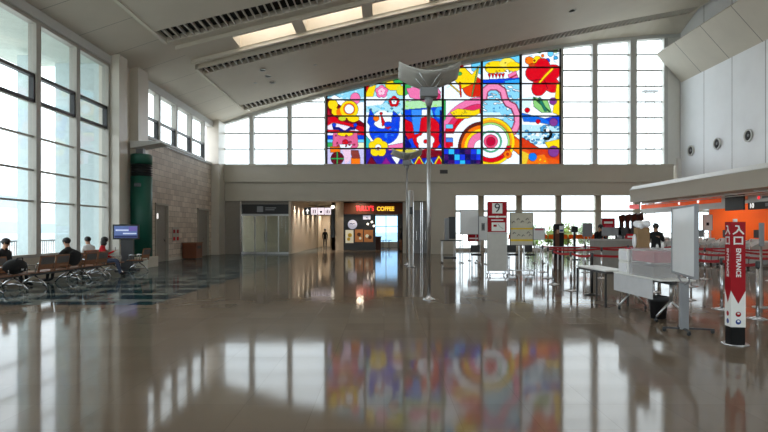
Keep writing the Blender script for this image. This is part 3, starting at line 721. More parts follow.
# left storefront
Xa, Xb, Xc = px(216, YW), px(240, YW), px(290, YW)
b = MB(); b.box(XL, Xa+.3, YW+.05, YW+.5, 0, 3.5); b.box(Xa, Xb, YW+.1, YW+.2, 0, 3.5); b.box(Xb, Xc, YW+.25, YW+.4, 3.2, 3.5)
struct(b.build('wall_storefront', mat('storefront_panel', rgb(150, 142, 132), .5)), 'grey panelled wall left of the closed glass doors')
b = MB()
for x in (223.5, 240.8): b.box(px(x, YW)-.05, px(x, YW)+.05, YW-.03, YW+.15, 0, 3.46)
struct(b.build('trim_9', M['chrome']), 'steel posts of the storefront')
b = MB(); b.box(Xc-.1, Xc+.05, YW+.05, 50.5, 0, 3.75); struct(b.build('wall_corridor', M['beigewall']), 'beige corridor wall lit by downlights')
r_ = sroot('door_5', 'closed double glass doors under the black sign', ((Xb+Xc)/2, YW+.35, 0)); h = (Xc-Xb)/2
b = MB(); 
for x in (-h+.05, -h*.45, 0, h*.5, h-.1): b.box(x-.035, x+.035, -.03, .03, 0, 2.55)
b.box(-h, h, -.04, .04, 2.5, 2.62); b.box(-h, h, -.03, .03, 0, .12); b.build('door_frame', M['steel'], r_)
MB().box(-h, h, -.008, .008, .1, 2.5).build('glass_pane', M['shopglass'], r_)
MB().box(-.09, -.05, -.1, -.05, .8, 1.5).box(.05, .09, -.1, -.05, .8, 1.5).build('door_handle', M['black'], r_)
b = MB(); b.box(-10.6, Xc-.1, 41, 41.3, 0, 3.75); struct(b.build('wall_shop', M['wall']), 'plain wall inside the closed shop')
t = thing('shop_sign', 'long black unlit shop sign above the closed glass doors', 'sign', ((Xb+Xc)/2, YW+.18, 2.62))
MB().box(-h+.08, h-.05, -.07, .07, 0, .62).build('panel', M['black'], t)
MB().box(-.55, -.15, -.075, -.07, .12, .5).build('emblem', M['grey'], t)
text_mesh('STAFF\nONLY', .17, (.4, -.075, .31), (1,0,0), (0,0,1), M['grey'], 'lettering', t, .002) if False else None
MB().box(.0, .7, -.075, -.07, .36, .42).box(.0, .6, -.075, -.07, .24, .3).build('lettering', M['grey'], t)
# corridor end and coffee shop
YS = 43.0
b = MB(); Xd = px(331.5, YS); Xe = px(343.5, YS); Xg = px(403.5, YS)
b.box(Xd, Xe, YS, YS+.3, 0, 3.75); b.box(Xd, Xd+.3, YS, 50.5, 0, 3.75)
b.box(Xc-.1, px(317, 50.5), 50.5, 50.7, 0, 3.75); b.box(px(317, 50.5), px(330, 50.5), 50.5, 50.7, 2.9, 3.75); b.box(px(330, 50.5), Xd+.3, 50.5, 50.7, 0, 3.75)
b.box(Xc-.1, Xd+.3, 54, 54.2, 0, 3.2); b.box(Xc-.1, Xc+.1, 50.5, 54, 0, 3.2); b.box(Xd+.1, Xd+.3, 50.7, 54, 0, 3.2); b.box(Xc-.1, Xd+.3, 50.5, 54.2, 3.2, 3.3)
b.box(Xg, px(404, YW+1.4)+.2, YW+1.3, YS+.3, 0, 3.75)
struct(b.build('wall_shopfront', M['beigewall']), 'beige pillar between corridor and coffee shop')
for k, Y in enumerate((37.8, 39.6, 41.8, 44.4, 47.4)):
    l = bpy.data.lights.new('corridor_downlight_lamp', 'SPOT'); l.energy = 430; l.spot_size = R(80); l.spot_blend = .6; l.color = (1, .90, .79); l.shadow_soft_size = .05
    o = bpy.data.objects.new('corridor_downlight_lamp', l); col.objects.link(o); o.location = (Xc+.35, Y, 3.7); o.rotation_euler = (0, R(-8), 0)
    d = thing('corridor_downlight', 'small warm downlight over the beige corridor wall, %s from the entrance' % ['first', 'second', 'third', 'fourth', 'fifth'][k], 'ceiling light', (Xc+.35, Y, 3.75), 0, 'downlights along the corridor')
    MB().lathe([(.06, -.03), (.06, .0), (.09, .0), (.09, -.03)], seg=14).build('trim_ring', M['white'], d)
    MB().lathe([(.001, -.01), (.058, -.01), (.058, 0)], seg=14).build('lamp', M['e_lamp'], d)
l = bpy.data.lights.new('back_room_fill', 'AREA'); l.energy = 50; l.size = .8; l.color = (1, .92, .8); o = bpy.data.objects.new('back_room_fill', l); col.objects.link(o); o.location = (-5.3, 52.2, 3.15)  # fill light added to brighten the room behind the doorway
# restroom sign
Y = 37.6
t = thing('restroom_sign', 'lit hanging sign with white arrow and restroom pictograms', 'sign', (px(317.7, Y), Y, pz(215, Y)))
W = 27*Y/F; H = 7.6*Y/F
MB().box(-W/2, W/2, -.05, .05, 0, H).build('sign_box', M['black'], t)
for s_ in (-1, 1): MB().tube([(s_*W*.3, 0, H), (s_*W*.3, 0, 3.75-pz(215, Y))], .012, 6).build('hanger', M['steel'], t)
b = MB(); u = W/4; b.prism([(-1.5*u-.13, -.056, H*.5), (-1.5*u, -.056, H*.85), (-1.5*u+.13, -.056, H*.5)], (0, .004, 0)); b.box(-1.5*u-.035, -1.5*u+.035, -.056, -.052, H*.15, H*.52); b.build('arrow', M['e_white'], t)
for k in range(3):
    c_ = (-.5+k)*u; tl = MB().box(c_-u*.46, c_+u*.46, -.055, -.05, H*.06, H*.94).build('pictogram_tile', M['e_pink'], t)
    b = MB()
    for s in ((-.07, .07) if k == 0 else (0,)):
        b.ball((c_+s, -.06, H*.76), .03, 1, .3, 1, 10, 6)
        if k == 1: b.ball((c_, -.06, H*.42), .09, 1, .1, 1)
        else: b.box(c_+s-.035, c_+s+.035, -.062, -.056, H*.2, H*.66)
    if k == 2: b.box(c_-.13, c_-.08, -.062, -.056, H*.2, H*.6).box(c_+.08, c_+.13, -.062, -.056, H*.2, H*.6)
    b.build('pictogram', M['navy'], tl)
t = thing('lit_round_sign', 'small lit sign with dark strip by the corridor doorway', 'sign', (px(332.6, 42.8), 42.9, 1.0))
MB().box(-.14, .14, -.04, .06, 0, 2.1).build('panel', M['black'], t); o = MB().ball((0, -.05, 2.35), .13, 1, .4, 1).build('lamp', M['e_lamp'], t)
# coffee shop -------------------------------------------------------------
t = thing('coffee_shop_sign', 'brown fascia with lit red and yellow coffee shop name', 'sign', (px(373.5, YS), YS-.1, 2.8))
W = px(403, YS)-px(343.5, YS)
MB().box(-W/2, W/2, -.1, .15, .0, .85).build('fascia', M['brownsign'], t)
text_mesh("TULLY'S", .52, (-.66, -.12, .42), (1,0,0), (0,0,1), M['e_red'], 'lettering', t, .02, bold=.014, sx=.76)
text_mesh("COFFEE", .44, (.93, -.12, .40), (1,0,0), (0,0,1), M['e_yellow'], 'lettering', t, .02, bold=.014, sx=.88)
r_ = sroot('wall_coffee', 'black wall of the coffee shop', (0,0,0))
b = MB(); Xm = px(375.5, YS); b.box(Xe, Xm, YS, YS+.2, 0, 2.8); b.box(px(397.5, YS), Xg, YS, YS+.2, 0, 2.8); b.box(Xe, Xg+.3, YS, YS+.2, 3.6, 3.8)
b.build('wall_panel', M['black'], r_)
b = MB(); b.box(Xe-.2, Xe, YS+.3, 52, 0, 3.75); b.box(Xg, Xg+.2, YS+.3, 52, 0, 3.75); b.build('wall_inner', M['beigewall'], r_)
def poster(x0, x1, y0, y1, Y, c, lab, extra):
    X0, X1, Z0, Z1 = px(x0, Y), px(x1, Y), pz(y1, Y), pz(y0, Y)
    t = thing('menu_poster', lab, 'poster', ((X0+X1)/2, Y-.02, Z0), 0, 'posters on the coffee shop wall'); W = (X1-X0)/2; H = Z1-Z0
    MB().box(-W, W, -.02, .02, 0, H).build('board', c, t); b = MB()
    for (u, v, r, m_) in extra: b.m(m_).ball((u*W, -.022, v*H), r, 1, .12, 1)
    b.build('picture', None, t)
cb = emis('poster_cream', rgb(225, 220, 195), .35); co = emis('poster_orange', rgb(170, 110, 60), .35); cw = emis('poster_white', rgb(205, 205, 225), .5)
yl = mat('mango_yellow', rgb(235, 200, 60), .5); cf = mat('coffee_brown', rgb(90, 50, 25), .5)
poster(345.5, 353.5, 230, 243, YS, cb, 'cream poster with yellow drink on the coffee shop wall', [(.1, .6, .16, yl), (-.2, .3, .13, yl)])
poster(355, 363, 229.5, 242, YS, co, 'orange brown poster with drinks, middle of the coffee shop wall', [(0, .6, .15, cf), (.3, .3, .1, cb)])
poster(364, 373, 230, 242, YS, co, 'orange brown poster beside the coffee shop entrance', [(-.3, .5, .14, cb), (.3, .4, .15, cf)])
poster(363, 370.5, 215.5, 219.5, YS, cw, 'pale small notice high on the coffee shop wall', [(0, .5, .05, M['grey'])])
t = thing('round_logo_sign', 'round pale logo disc on the black coffee shop wall', 'sign', (px(352.5, YS), YS-.03, pz(224.5, YS)))
o = MB().lathe([(.001, .05), (.36, .05), (.36, 0)], seg=28).build('disc', cw, t); o.data.transform(Matrix.Rotation(R(90), 4, 'X'))
MB().tube([(-.2, -.06, .04), (-.1, -.06, .1), (0, -.06, .02), (.1, -.06, .1), (.2, -.06, .04)], .025, 6).build('emblem', M['hair'], t)
for k, (x, y) in enumerate(((372, 222), (374, 226), (368, 224))):
    l = thing('pendant_lamp', ['small warm pendant lamp over the coffee counter', 'warm pendant lamp beside the coffee shop opening', 'lowest warm pendant lamp by the black coffee wall'][k], 'lamp', (px(x, YS)-.0, YS-.35, pz(y, YS-.35)), 0, 'pendant lamps of the coffee shop')
    MB().ball((0, 0, 0), .07).build('bulb', M['e_lamp'], l); MB().tube([(0, 0, .06), (0, 0, 3.75-pz(y, YS-.35))], .008, 5).build('cord', M['black'], l)
# counter, plants and stools in shop
t = thing('coffee_counter', 'dark coffee shop counter beside the entrance', 'counter', (px(376, 45), 45.2, 0))
MB().box(-.4, .4, -.4, .6, 0, 1.0).build('body', M['brownsign'], t); MB().box(-.45, .45, -.45, .65, 1.0, 1.06).build('worktop', M['wood'], t)
for k, x in enumerate((383, 389)):
    t = thing('cafe_table', ['small dark cafe table left of the bright shop window', 'small dark cafe table right of the first one'][k], 'table', (px(x, 46.5+k), 46.5+k, 0))
    MB().lathe([(.3, .70), (.3, .74)], seg=20).build('tabletop', M['black'], t); MB().tube([(0,0,0), (0,0,.7)], .03, 8).build('leg', M['black'], t); MB().lathe([(.2, 0), (.18, .03)], seg=16).build('base', M['black'], t)
# window at the end of the shop
r_ = sroot('window_30', 'bright window at the back of the coffee shop', (px(386, 51.8), 51.8, 0)); W = 1.6
b = MB(); b.box(-3, -W, -.1, .1, 0, 3.75); b.box(W, 3, -.1, .1, 0, 3.75); b.box(-W, W, -.1, .1, 2.9, 3.75); b.box(-W, W, -.1, .1, 0, .5); b.box(-.03, .03, -.05, .05, .5, 2.9); b.box(-W, W, -.05, .05, 1.9, 1.96); b.build('window_frame', M['frame'], r_)
MB().box(-W, W, -.008, .008, .5, 2.9).build('window_pane', glass_mat('blue_glass', (.55, .72, .85), 1), r_)
for (x, y, e) in ((px(360, 42), 42.0, 40), (px(385, 46), 46, 60)):
    l = bpy.data.lights.new('shop_lamp', 'AREA'); l.energy = e; l.size = .5; l.color = (1, .85, .65); o = bpy.data.objects.new('shop_lamp', l); col.objects.link(o); o.location = (x, y, 3.7)
for k, (x, Y) in enumerate(((346, 38.5), (369, 38.5), (396, 38.5), (273, 36.9))):
    d = thing('soffit_downlight', ['small downlight in the soffit left of the coffee sign', 'small downlight in the soffit above the coffee sign', 'small downlight in the soffit right of the coffee sign', 'small bright downlight above the black shop sign'][k], 'ceiling light', (px(x, Y), Y, 3.75 if k < 3 else 3.46), 0, 'downlights in the low soffit')
    MB().lathe([(.08, -.03), (.08, .0), (.12, .0), (.12, -.03)], seg=14).build('trim_ring', M['white'], d); MB().lathe([(.001, -.02), (.078, -.02), (.078, 0)], seg=14).build('lamp', M['e_lamp'], d)

# check-in side windows --------------------------------------------------------
YC = 42.3
cuts2 = [453, 481, 519, 558.5, 598, 637, 676, 715]
labs = ['low bright window beside the beige wall', 'low bright window behind the red gate sign', 'low bright window behind the instruction board', 'low bright window with green bushes outside', 'low bright window behind the check-in desk', 'low bright window behind the self-service machines', 'low bright window behind the white notice board']
for k in range(7):
    X0, X1 = px(cuts2[k], YC), px(cuts2[k+1], YC); r_ = sroot('window_%d' % (20+k), labs[k], (X0, YC, .1)); W = X1-X0
    b = MB(); b.box(-.22, .22, -.1, .25, -.1, 4.1); b.box(.2, W-.2, -.06, .06, 2.84, 3.0); b.box(.2, W-.2, -.04, .04, 1.2, 1.25); b.box(0, W, -.06, .06, -.1, .1); b.build('window_frame', M['wall'], r_)
    MB().box(.2, W-.2, -.008, .008, .1, 4.1).build('window_pane', M['glass'], r_)
struct(MB().box(px(715, YC), 25, YC-.1, YC+.2, 0, 4.3).build('wall_checkin', M['white']), 'white wall behind the check-in counters')
struct(MB().box(24.7, 25, 18, YC, 0, 4.3).box(XR, 25, 18, 42.6, 4.1, 4.3).build('wall_office', M['white']), 'inner wall behind the counters')
for k in range(5):
    t = thing('bush', '', 'bush', (px(534+k*17, 52+(k%2)*1.2), 52+(k%2)*1.2, -.22), 0, 'bushes outside the check-in windows')
    t['label'] = 'green leafy bush outside the low windows, ' + ['first right of the instruction board', 'behind the tall poster stand', 'just right of the small kiosk', 'behind the grey notice board', 'behind the leaning clerk'][k]
    h = random.uniform(2.2, 2.6); b = MB(); b.tube([(0,0,0), (0,0,h*.6)], .05, 6); b.build('stem', M['wood'], t)
    b = MB()
    for _ in range(420):
        a = random.uniform(0, 2*PI); q = random.uniform(0, 1)**.5; rr = .8*q*math.sin(PI*random.uniform(.25, .95)); zz = h*random.uniform(.15, 1.0)
        c_ = Vector((rr*math.cos(a), rr*math.sin(a), zz)); u = Vector((random.gauss(0,1), random.gauss(0,1), random.gauss(0,1))).normalized(); v = u.orthogonal().normalized()
        s_ = .13; b.quad(c_-u*s_, c_+v*s_*.5, c_+u*s_, c_-v*s_*.5)
    for j in range(5): b.ball((random.uniform(-.4,.4), random.uniform(-.4,.4), h*random.uniform(.3,.7)), .4, 1, 1, .8, 10, 7)
    b.build('foliage', M['leaf'], t)

# canopy over the counters ------------------------------------------------------
b = MB(); y0, y1 = 10, 31.6
b.prism([(14.0, y0, 3.12), (14.0, y0, 3.80), (14.12, y0, 3.96), (XR, y0, 4.0), (XR, y0, 3.12)], (0, y1-y0, 0))
struct(b.build('ceiling_canopy', M['beam']), 'broad canopy projecting above the check-in counters')
b = MB(); b.prism([(13.97, y0, 3.80), (13.97, y0, 3.83), (14.16, y0, 4.03), (14.3, y0, 4.03), (14.3, y0, 3.98), (14.0, y0, 3.80)], (0, y1-y0, 0)); struct(b.build('trim_10', M['white']), 'white rounded top edge of the canopy')
t = thing('light_rail', 'thin white double rail hung under the canopy', 'rail', (14.6, 20, 2.98)); b = MB()
b.box(0, .06, -10, 12, .04, .08); b.box(.5, .56, -10, 12, .0, .04)
for k in range(12): b.box(0, .56, -9.5+k*1.9, -9.46+k*1.9, .06, .14)
b.build('rail', M['white'], t)
XS_ = 15.8
t = thing('counter_fascia', 'orange and white overhead sign band above the check-in counters', 'sign', (XS_, 30, 2.5))
def seg(y_a, y_b, z0, z1, m_, nm='panel', x=0): return MB().box(x-.06, x+.1, y_a-30, y_b-30, z0-2.5, z1-2.5).build(nm, m_, t)
seg(25.9, 34, 2.84, 3.11, M['e_orange'], 'orange_band'); seg(25.9, 34, 2.55, 2.84, M['white'], 'white_band'); seg(25.35, 25.9, 2.55, 3.11, M['white'])
seg(18, 24.0, 2.72, 3.02, M['white'], 'white_band'); seg(18, 24.0, 2.42, 2.72, M['black'], 'number_band')
for (y, s) in ((29.6, .2), (27.8, .2)):
    o = MB().ball((-.07, y-30, .48), .09, .3, 1, 1).build('emblem', M['e_white'], t)
text_mesh('10', .3, (-.07, 23.75-30, .07), (0,-1,0), (0,0,1), M['e_white'], 'lettering', t, .006)
MB().box(-.07, -.06, 22.4-30, 22.9-30, .02, .16).box(-.07, -.06, 21.6-30, 22.1-30, .02, .16).build('label_strip', M['grey'], t)
o = MB().ball((-.07, 23.3-30, .4), .07, .3, 1, 1).build('emblem', M['e_red'], t)
MB().box(-.07, -.06, 22.3-30, 23.1-30, .36, .44).build('lettering', M['grey'], t)
t = thing('overhead_screen', 'black overhead screen between orange band and counter number ten', 'screen', (XS_-.15, 24.7, 2.42))
MB().box(-.08, .0, -.65, .65, 0, .68).build('panel', M['black'], t, bevel=.01); MB().box(-.05, -.02, -.05, .05, .55, .57).build('bracket', M['steel'], t)
struct(MB().box(18.4, 18.6, 17, 31.4, 0, 2.9).build('wall_orange', M['orange']), 'orange wall behind the check-in counters')
for y_ in (19, 24, 29):  # fill lights added under the canopy to brighten orange wall and counters
    l = bpy.data.lights.new('counter_fill_light', 'AREA'); l.energy = 45; l.shape = 'RECTANGLE'; l.size = .3; l.size_y = 3.5; l.color = (1, .95, .88); o = bpy.data.objects.new('counter_fill_light', l); col.objects.link(o); o.location = (17.0, y_, 3.08); o.rotation_euler = (0, R(-20), 0)
# counters
def counter(loc, rz, w_, lab, grp, first=[None]):
    if first[0]: return dup(first[0], loc, rz, lab, grp)
    t = thing('checkin_counter', lab, 'counter', loc, rz, grp)
    MB().box(-w_/2, w_/2, 0, .7, 0, 1.02).build('body', mat('counter_front', rgb(205, 203, 198), .4), t, bevel=.01)
    MB().box(-w_/2, w_/2, -.06, .76, 1.02, 1.08).build('worktop', M['white'], t, bevel=.008)
    m_ = MB().box(-.3, .3, .45, .5, 1.2, 1.55).build('monitor', M['black'], t); MB().tube([(0, .5, 1.06), (0, .5, 1.3)], .025, 8).build('monitor_stand', M['darkgrey'], m_)
    MB().box(-w_/2-.5, -w_/2-.02, .0, .9, .12, .38).build('baggage_scale', M['steel'], t)
    first[0] = t; return t
for k in range(6):
    counter((15.6, 30.4-k*2.2, 0), R(-90), 1.5, 'white check-in counter, ' + ['farthest along the canopy row', 'second from the far end of its row', 'third from the far end, left of the red tower', 'behind the top of the red tower', 'under the number ten sign', 'nearest and last of its row'][k], 'check-in counters under the canopy')
for k in range(9):
    t = thing('luggage_cart', '', 'luggage cart', (14.4, 30.2-k*1.0, 0), R(-90), 'white luggage cradles before the counters') if k == 0 else t
    if k == 0:
        root = t; b = MB()
        b.tube([(-.25, 0, .1), (-.25, .1, 1.0), (-.05, .25, 1.15)], .025, 6); b.tube([(.25, 0, .1), (.25, .1, 1.0), (.05, .25, 1.15)], .025, 6); b.box(-.3, .3, -.1, .5, .1, .16)
        b.build('frame', M['chrome'], root); MB().box(-.28, .28, .05, .5, .95, 1.1, Matrix.Rotation(R(25), 3, 'X')).build('tray', M['white'], root)
        for s in (-.25, .25): MB().ball((s, .0, .06), .06, .5, 1, 1).build('wheel', M['black'], root)
    else: t = dup(root, (14.4, 30.2-k*1.0, 0), R(-90))
    t['label'] = 'white and chrome luggage cradle before the counters, ' + ['farthest', 'second farthest', 'third farthest', 'fourth farthest', 'middle', 'fourth nearest', 'third nearest', 'second nearest', 'nearest'][k] + ' of its row'

# ================================================================== THINGS IN THE HALL
# lamp posts
def lamp_post(loc, lab, first=[None]):
    if first[0]: return dup(first[0], loc, None, lab, 'tall reflector lamp posts')
    t = thing('lamp_post', lab, 'lamp', loc, 0, 'tall reflector lamp posts')
    MB().lathe([(.14, 0), (.14, .02), (.06, .05), (.05, .1)]).build('base', M['chrome'], t)
    MB().lathe([(.041, .03), (.041, 4.28)], seg=16).build('pole', M['steel'], t)
    MB().lathe([(.05, 4.2), (.09, 4.32), (.09, 4.4)], seg=16).build('collar', M['grey'], t)
    MB().box(-.19, .19, -.14, .14, 4.4, 4.60).build('lamp_head', M['grey'], t, bevel=.02)
    for s in (-1, 1):
        MB().tube([(s*.1, 0, 4.58), (s*.32, 0, 4.86)], .014, 6).build('strut', M['steel'], t)
        MB().tube([(s*.02, -.1, 4.58), (s*.22, -.3, 4.86)], .014, 6).build('strut', M['steel'], t)
    b = MB(); N = 16; W = .66
    g = []
    for j, (v, dzv) in enumerate(((-.42, .10), (-.2, .05), (0, 0), (.2, -.05), (.42, -.09))):
        for lay in (0, .022):
            g.append([b.b.verts.new((u*W, v*(1-.25*abs(u)), 4.76+.22*abs(u)**1.8+dzv+lay)) for u in np.linspace(-1, 1, N+1)])
    bot = g[0::2]; top = g[1::2]
    for j in range(4):
        for i in range(N):
            for q in (b._f([bot[j][i], bot[j][i+1], bot[j+1][i+1], bot[j+1][i]]), b._f([top[j][i], top[j+1][i], top[j+1][i+1], top[j][i+1]])): q.smooth = True
    for i in range(N): b._f([bot[0][i], top[0][i], top[0][i+1], bot[0][i+1]]); b._f([bot[4][i], bot[4][i+1], top[4][i+1], top[4][i]])
    for j in range(4): b._f([bot[j][0], bot[j+1][0], top[j+1][0], top[j][0]]); b._f([bot[j][N], top[j][N], top[j+1][N], bot[j+1][N]])
    b.build('reflector', mat('reflector_grey', rgb(205, 204, 198), .6), t)
    first[0] = t; return t
lamp_post((px(428.8, 12.07), 12.07, 0), 'tall steel lamp post with curved reflector in the middle of the hall')
lamp_post((px(407, 24.4), 24.4, 0), 'farther lamp post with curved reflector before the coffee shop')
t = thing('steel_bollard', 'thick cylindrical steel post beside the farther lamp post', 'post', (px(410.5, 23.6), 23.2, 0))
MB().lathe([(.17, 0), (.17, .03), (.1, .05), (.1, 3.15), (.07, 3.2)]).build('post', M['steel'], t)
MB().box(-.06, .06, -.13, -.09, 2.2, 2.5).build('speaker_plate', M['darkgrey'], t)

# wall reflector lamp on pier, green column
t = thing('wall_reflector', 'white wedge-shaped wall reflector above the green column', 'lamp', (XL+.5, 23.6, 5.1))
b = MB(); b.prism([(-.2, -.5, .12), (1.05, -.25, .12), (1.05, .25, .12), (-.2, .5, .12)], (0, 0, .05)); b.prism([(-.2, -.45, .12), (1.0, -.22, .12), (-.0, -.45, -.12), (-.2, -.45, -.12)], (0, .9, 0)); b.build('reflector', M['white'], t)
MB().box(-.1, .2, -.12, .12, -.45, -.1).build('lamp_head', M['grey'], t)
t = thing('air_conditioning_column', 'tall dark green cylindrical air outlet column on a beige plinth', 'air conditioner', (-10.03, 22.95, 0))
MB().box(-.52, .5, -.5, .5, 0, .45).build('plinth', M['wall'], t, bevel=.02)
MB().lathe([(.42, .45), (.42, 3.75), (.36, 3.75), (.36, 4.25), (.42, 4.25), (.42, 4.6), (.38, 4.66), (.1, 4.68)], seg=36).build('body', M['green'], t)
b = MB(); b.lathe([(.37, 3.72), (.37, 4.28)], seg=36)
for k in range(5): b.lathe([(.37, 3.78+k*.095), (.43, 3.80+k*.095), (.43, 3.82+k*.095), (.37, 3.84+k*.095)], seg=36)
b.build('outlet_grille', M['black'], t)
MB().box(-.12, .16, -.43, -.40, 3.3, 3.45).build('notice', M['black'], t)
# wall signs, bin
t = thing('hydrant_sign', 'small red fire equipment panel on the stone wall between the doors', 'sign', (XL+.01, 29.0, .95))
MB().box(-.01, .02, -.45, .45, 0, .75).build('panel', M['doorframe'], t)
for (y, z) in ((-.25, .5), (.25, .5), (-.25, .12), (.25, .12)): MB().box(.02, .03, y-.13, y+.13, z-.06, z+.12).build('notice', M['red'] if z > .3 else M['redcloth'], t)
t = thing('litter_bin', 'brown wooden litter bin standing by the stone wall', 'bin', (-10.42, 30.3, 0))
MB().box(-.42, .34, -.5, .5, .03, .82).build('body', M['brownbox'], t, bevel=.02); MB().box(-.44, .36, -.52, .52, .82, .88).build('top', M['wood'], t, bevel=.01); MB().box(.34, .35, -.3, .3, .55, .7).build('opening', M['black'], t)
MB().box(-.38, .3, -.46, .46, 0, .03).build('base', M['black'], t)

# television
t = thing('television_stand', 'television on a dark pedestal beside the green column', 'television', (px(127.3, 21.2), 21.2, 0), R(10))
MB().box(-.38, .38, -.28, .28, 0, .06).build('base', M['darkgrey'], t); MB().box(-.2, .22, -.12, .12, .06, 1.2).build('pedestal', M['darkgrey'], t)
sr = MB().box(-.47, .47, -.2, -.13, 1.18, 1.75).build('screen', M['black'], t, bevel=.008)
es = emis('screen_blue', rgb(90, 110, 165), .4); MB().box(-.41, .41, -.206, -.2, 1.24, 1.69).build('picture', es, sr)
MB().m(emis('screen_light', rgb(190, 200, 230), .6)).box(-.36, .1, -.209, -.206, 1.5, 1.56).box(-.1, .38, -.209, -.206, 1.38, 1.43).m(emis('screen_purple', rgb(110, 95, 170), .4)).box(.1, .4, -.208, -.206, 1.5, 1.66).m(emis('screen_dark', rgb(30, 40, 90), .4)).box(-.4, .4, -.208, -.206, 1.25, 1.33).build('caption', None, sr)
for s in (-.3, .3):
    for q in (-.2, .2): MB().ball((s, q, .0), .03).build('caster', M['black'], t).location = (0, 0, .03)

# benches
bench_proto = {}
def bench(nseats, loc, rz, lab):
    if nseats in bench_proto: return dup(bench_proto[nseats], loc, rz, lab, 'wooden beam benches by the windows')
    t = thing('bench', lab, 'bench', loc, rz, 'wooden beam benches by the windows'); P = .7; L = nseats*P
    MB().box(.02, L-.02, .2, .27, .33, .39).build('beam', M['darkgrey'], t)
    for k in range(nseats):
        x0 = k*P+.04; x1 = (k+1)*P-.04
        b = MB()
        for j in range(7): b.box(x0, x1, .06+j*.07, .115+j*.07, .40, .43)
        b.build('seat', M['wood'], t)
        rt_ = Matrix.Rotation(R(10), 3, 'X'); pv = (0, 0, .42)
        bk = MB()
        bk.box(x0, x1, -.02, .01, .5, .54, rt_, pv); bk.box(x0, x1, -.02, .01, .82, .86, rt_, pv); bk.box(x0, x0+.04, -.02, .01, .42, .86, rt_, pv); bk.box(x1-.04, x1, -.02, .01, .42, .86, rt_, pv)
        for j in range(9): bk.box(x0+.05+j*.058, x0+.085+j*.058, -.015, .005, .5, .62, rt_, pv)
        bk.box(x0, x1, -.02, .01, .60, .64, rt_, pv)
        bo = bk.build('backrest', M['wood'], t)
        MB().box(x0+.04, x1-.04, -.03, .015, .64, .82, rt_, pv).build('pad', M['pad'], bo, 'grey back pad')
    for x in ((.25, L-.25) if nseats > 1 else (L/2,)):
        b = MB(); b.tube([(x, -.12, .02), (x, -.05, .14), (x, .2, .33)], .022, 8); b.tube([(x, .62, .02), (x, .52, .14), (x, .27, .33)], .022, 8); b.tube([(x, -.05, .14), (x, .25, .18), (x, .52, .14)], .018, 8)
        b.build('leg', M['chrome'], t)
    for x in [k*P for k in range(nseats+1)]:
        x = min(max(x, .02), L-.02); MB().tube([(x, .05, .42), (x, .04, .62), (x, .42, .62), (x, .45, .42)], .014, 6).build('armrest', M['chrome'], t)
    bench_proto[nseats] = t; return t
bench(3, (-8.95, 14.3, 0), R(90), 'brown bench in front of the tall window with the seated man in black')
bench(2, (-8.95, 16.5, 0), R(90), 'brown bench between the man in black and the woman in red')
bench(2, (-9.62, 19.45, 0), R(-90), 'brown bench on which the woman in red sits')
bench(2, (-9.98, 18.3, 0), R(90), 'brown bench facing the window behind the woman in red')
bench(2, (-9.5, 14.1, 0), R(-90), 'brown bench with the black bag at the picture edge')
bench(1, (-8.9, 20.3, 0), R(90), 'single brown seat before the television pedestal')
bench(2, (-10.45, 15.6, 0), R(-90), 'brown bench by the window under the person at the picture edge')

# black bag on bench
t = thing('travel_bag', 'black soft travel bag lying on the bench at the picture edge', 'bag', (-9.12, 13.72, .43), R(90))
b = MB(); b.ball((0, 0, .19), .19, 1.95, 1.05, 1.0, 20, 12); b.build('body', M['blackcloth'], t)
MB().tube([(-.15, -.1, .3), (-.1, -.12, .4), (.1, -.12, .4), (.15, -.1, .3)], .012, 6).build('handle', M['blackcloth'], t)
MB().box(-.04, .04, -.19, -.175, .1, .15).build('tag', M['whitecloth'], t)
t = thing('jacket', 'black jacket hanging over the bench back beside the seated man', 'jacket', (-8.9, 15.95, .5), R(90))
b = MB(); b.ball((0, 0, .22), .25, 1.25, .35, .9, 18, 10); b.ball((.2, .03, .3), .15, 1.2, .6, .7); b.build('cloth', M['blackcloth'], t)

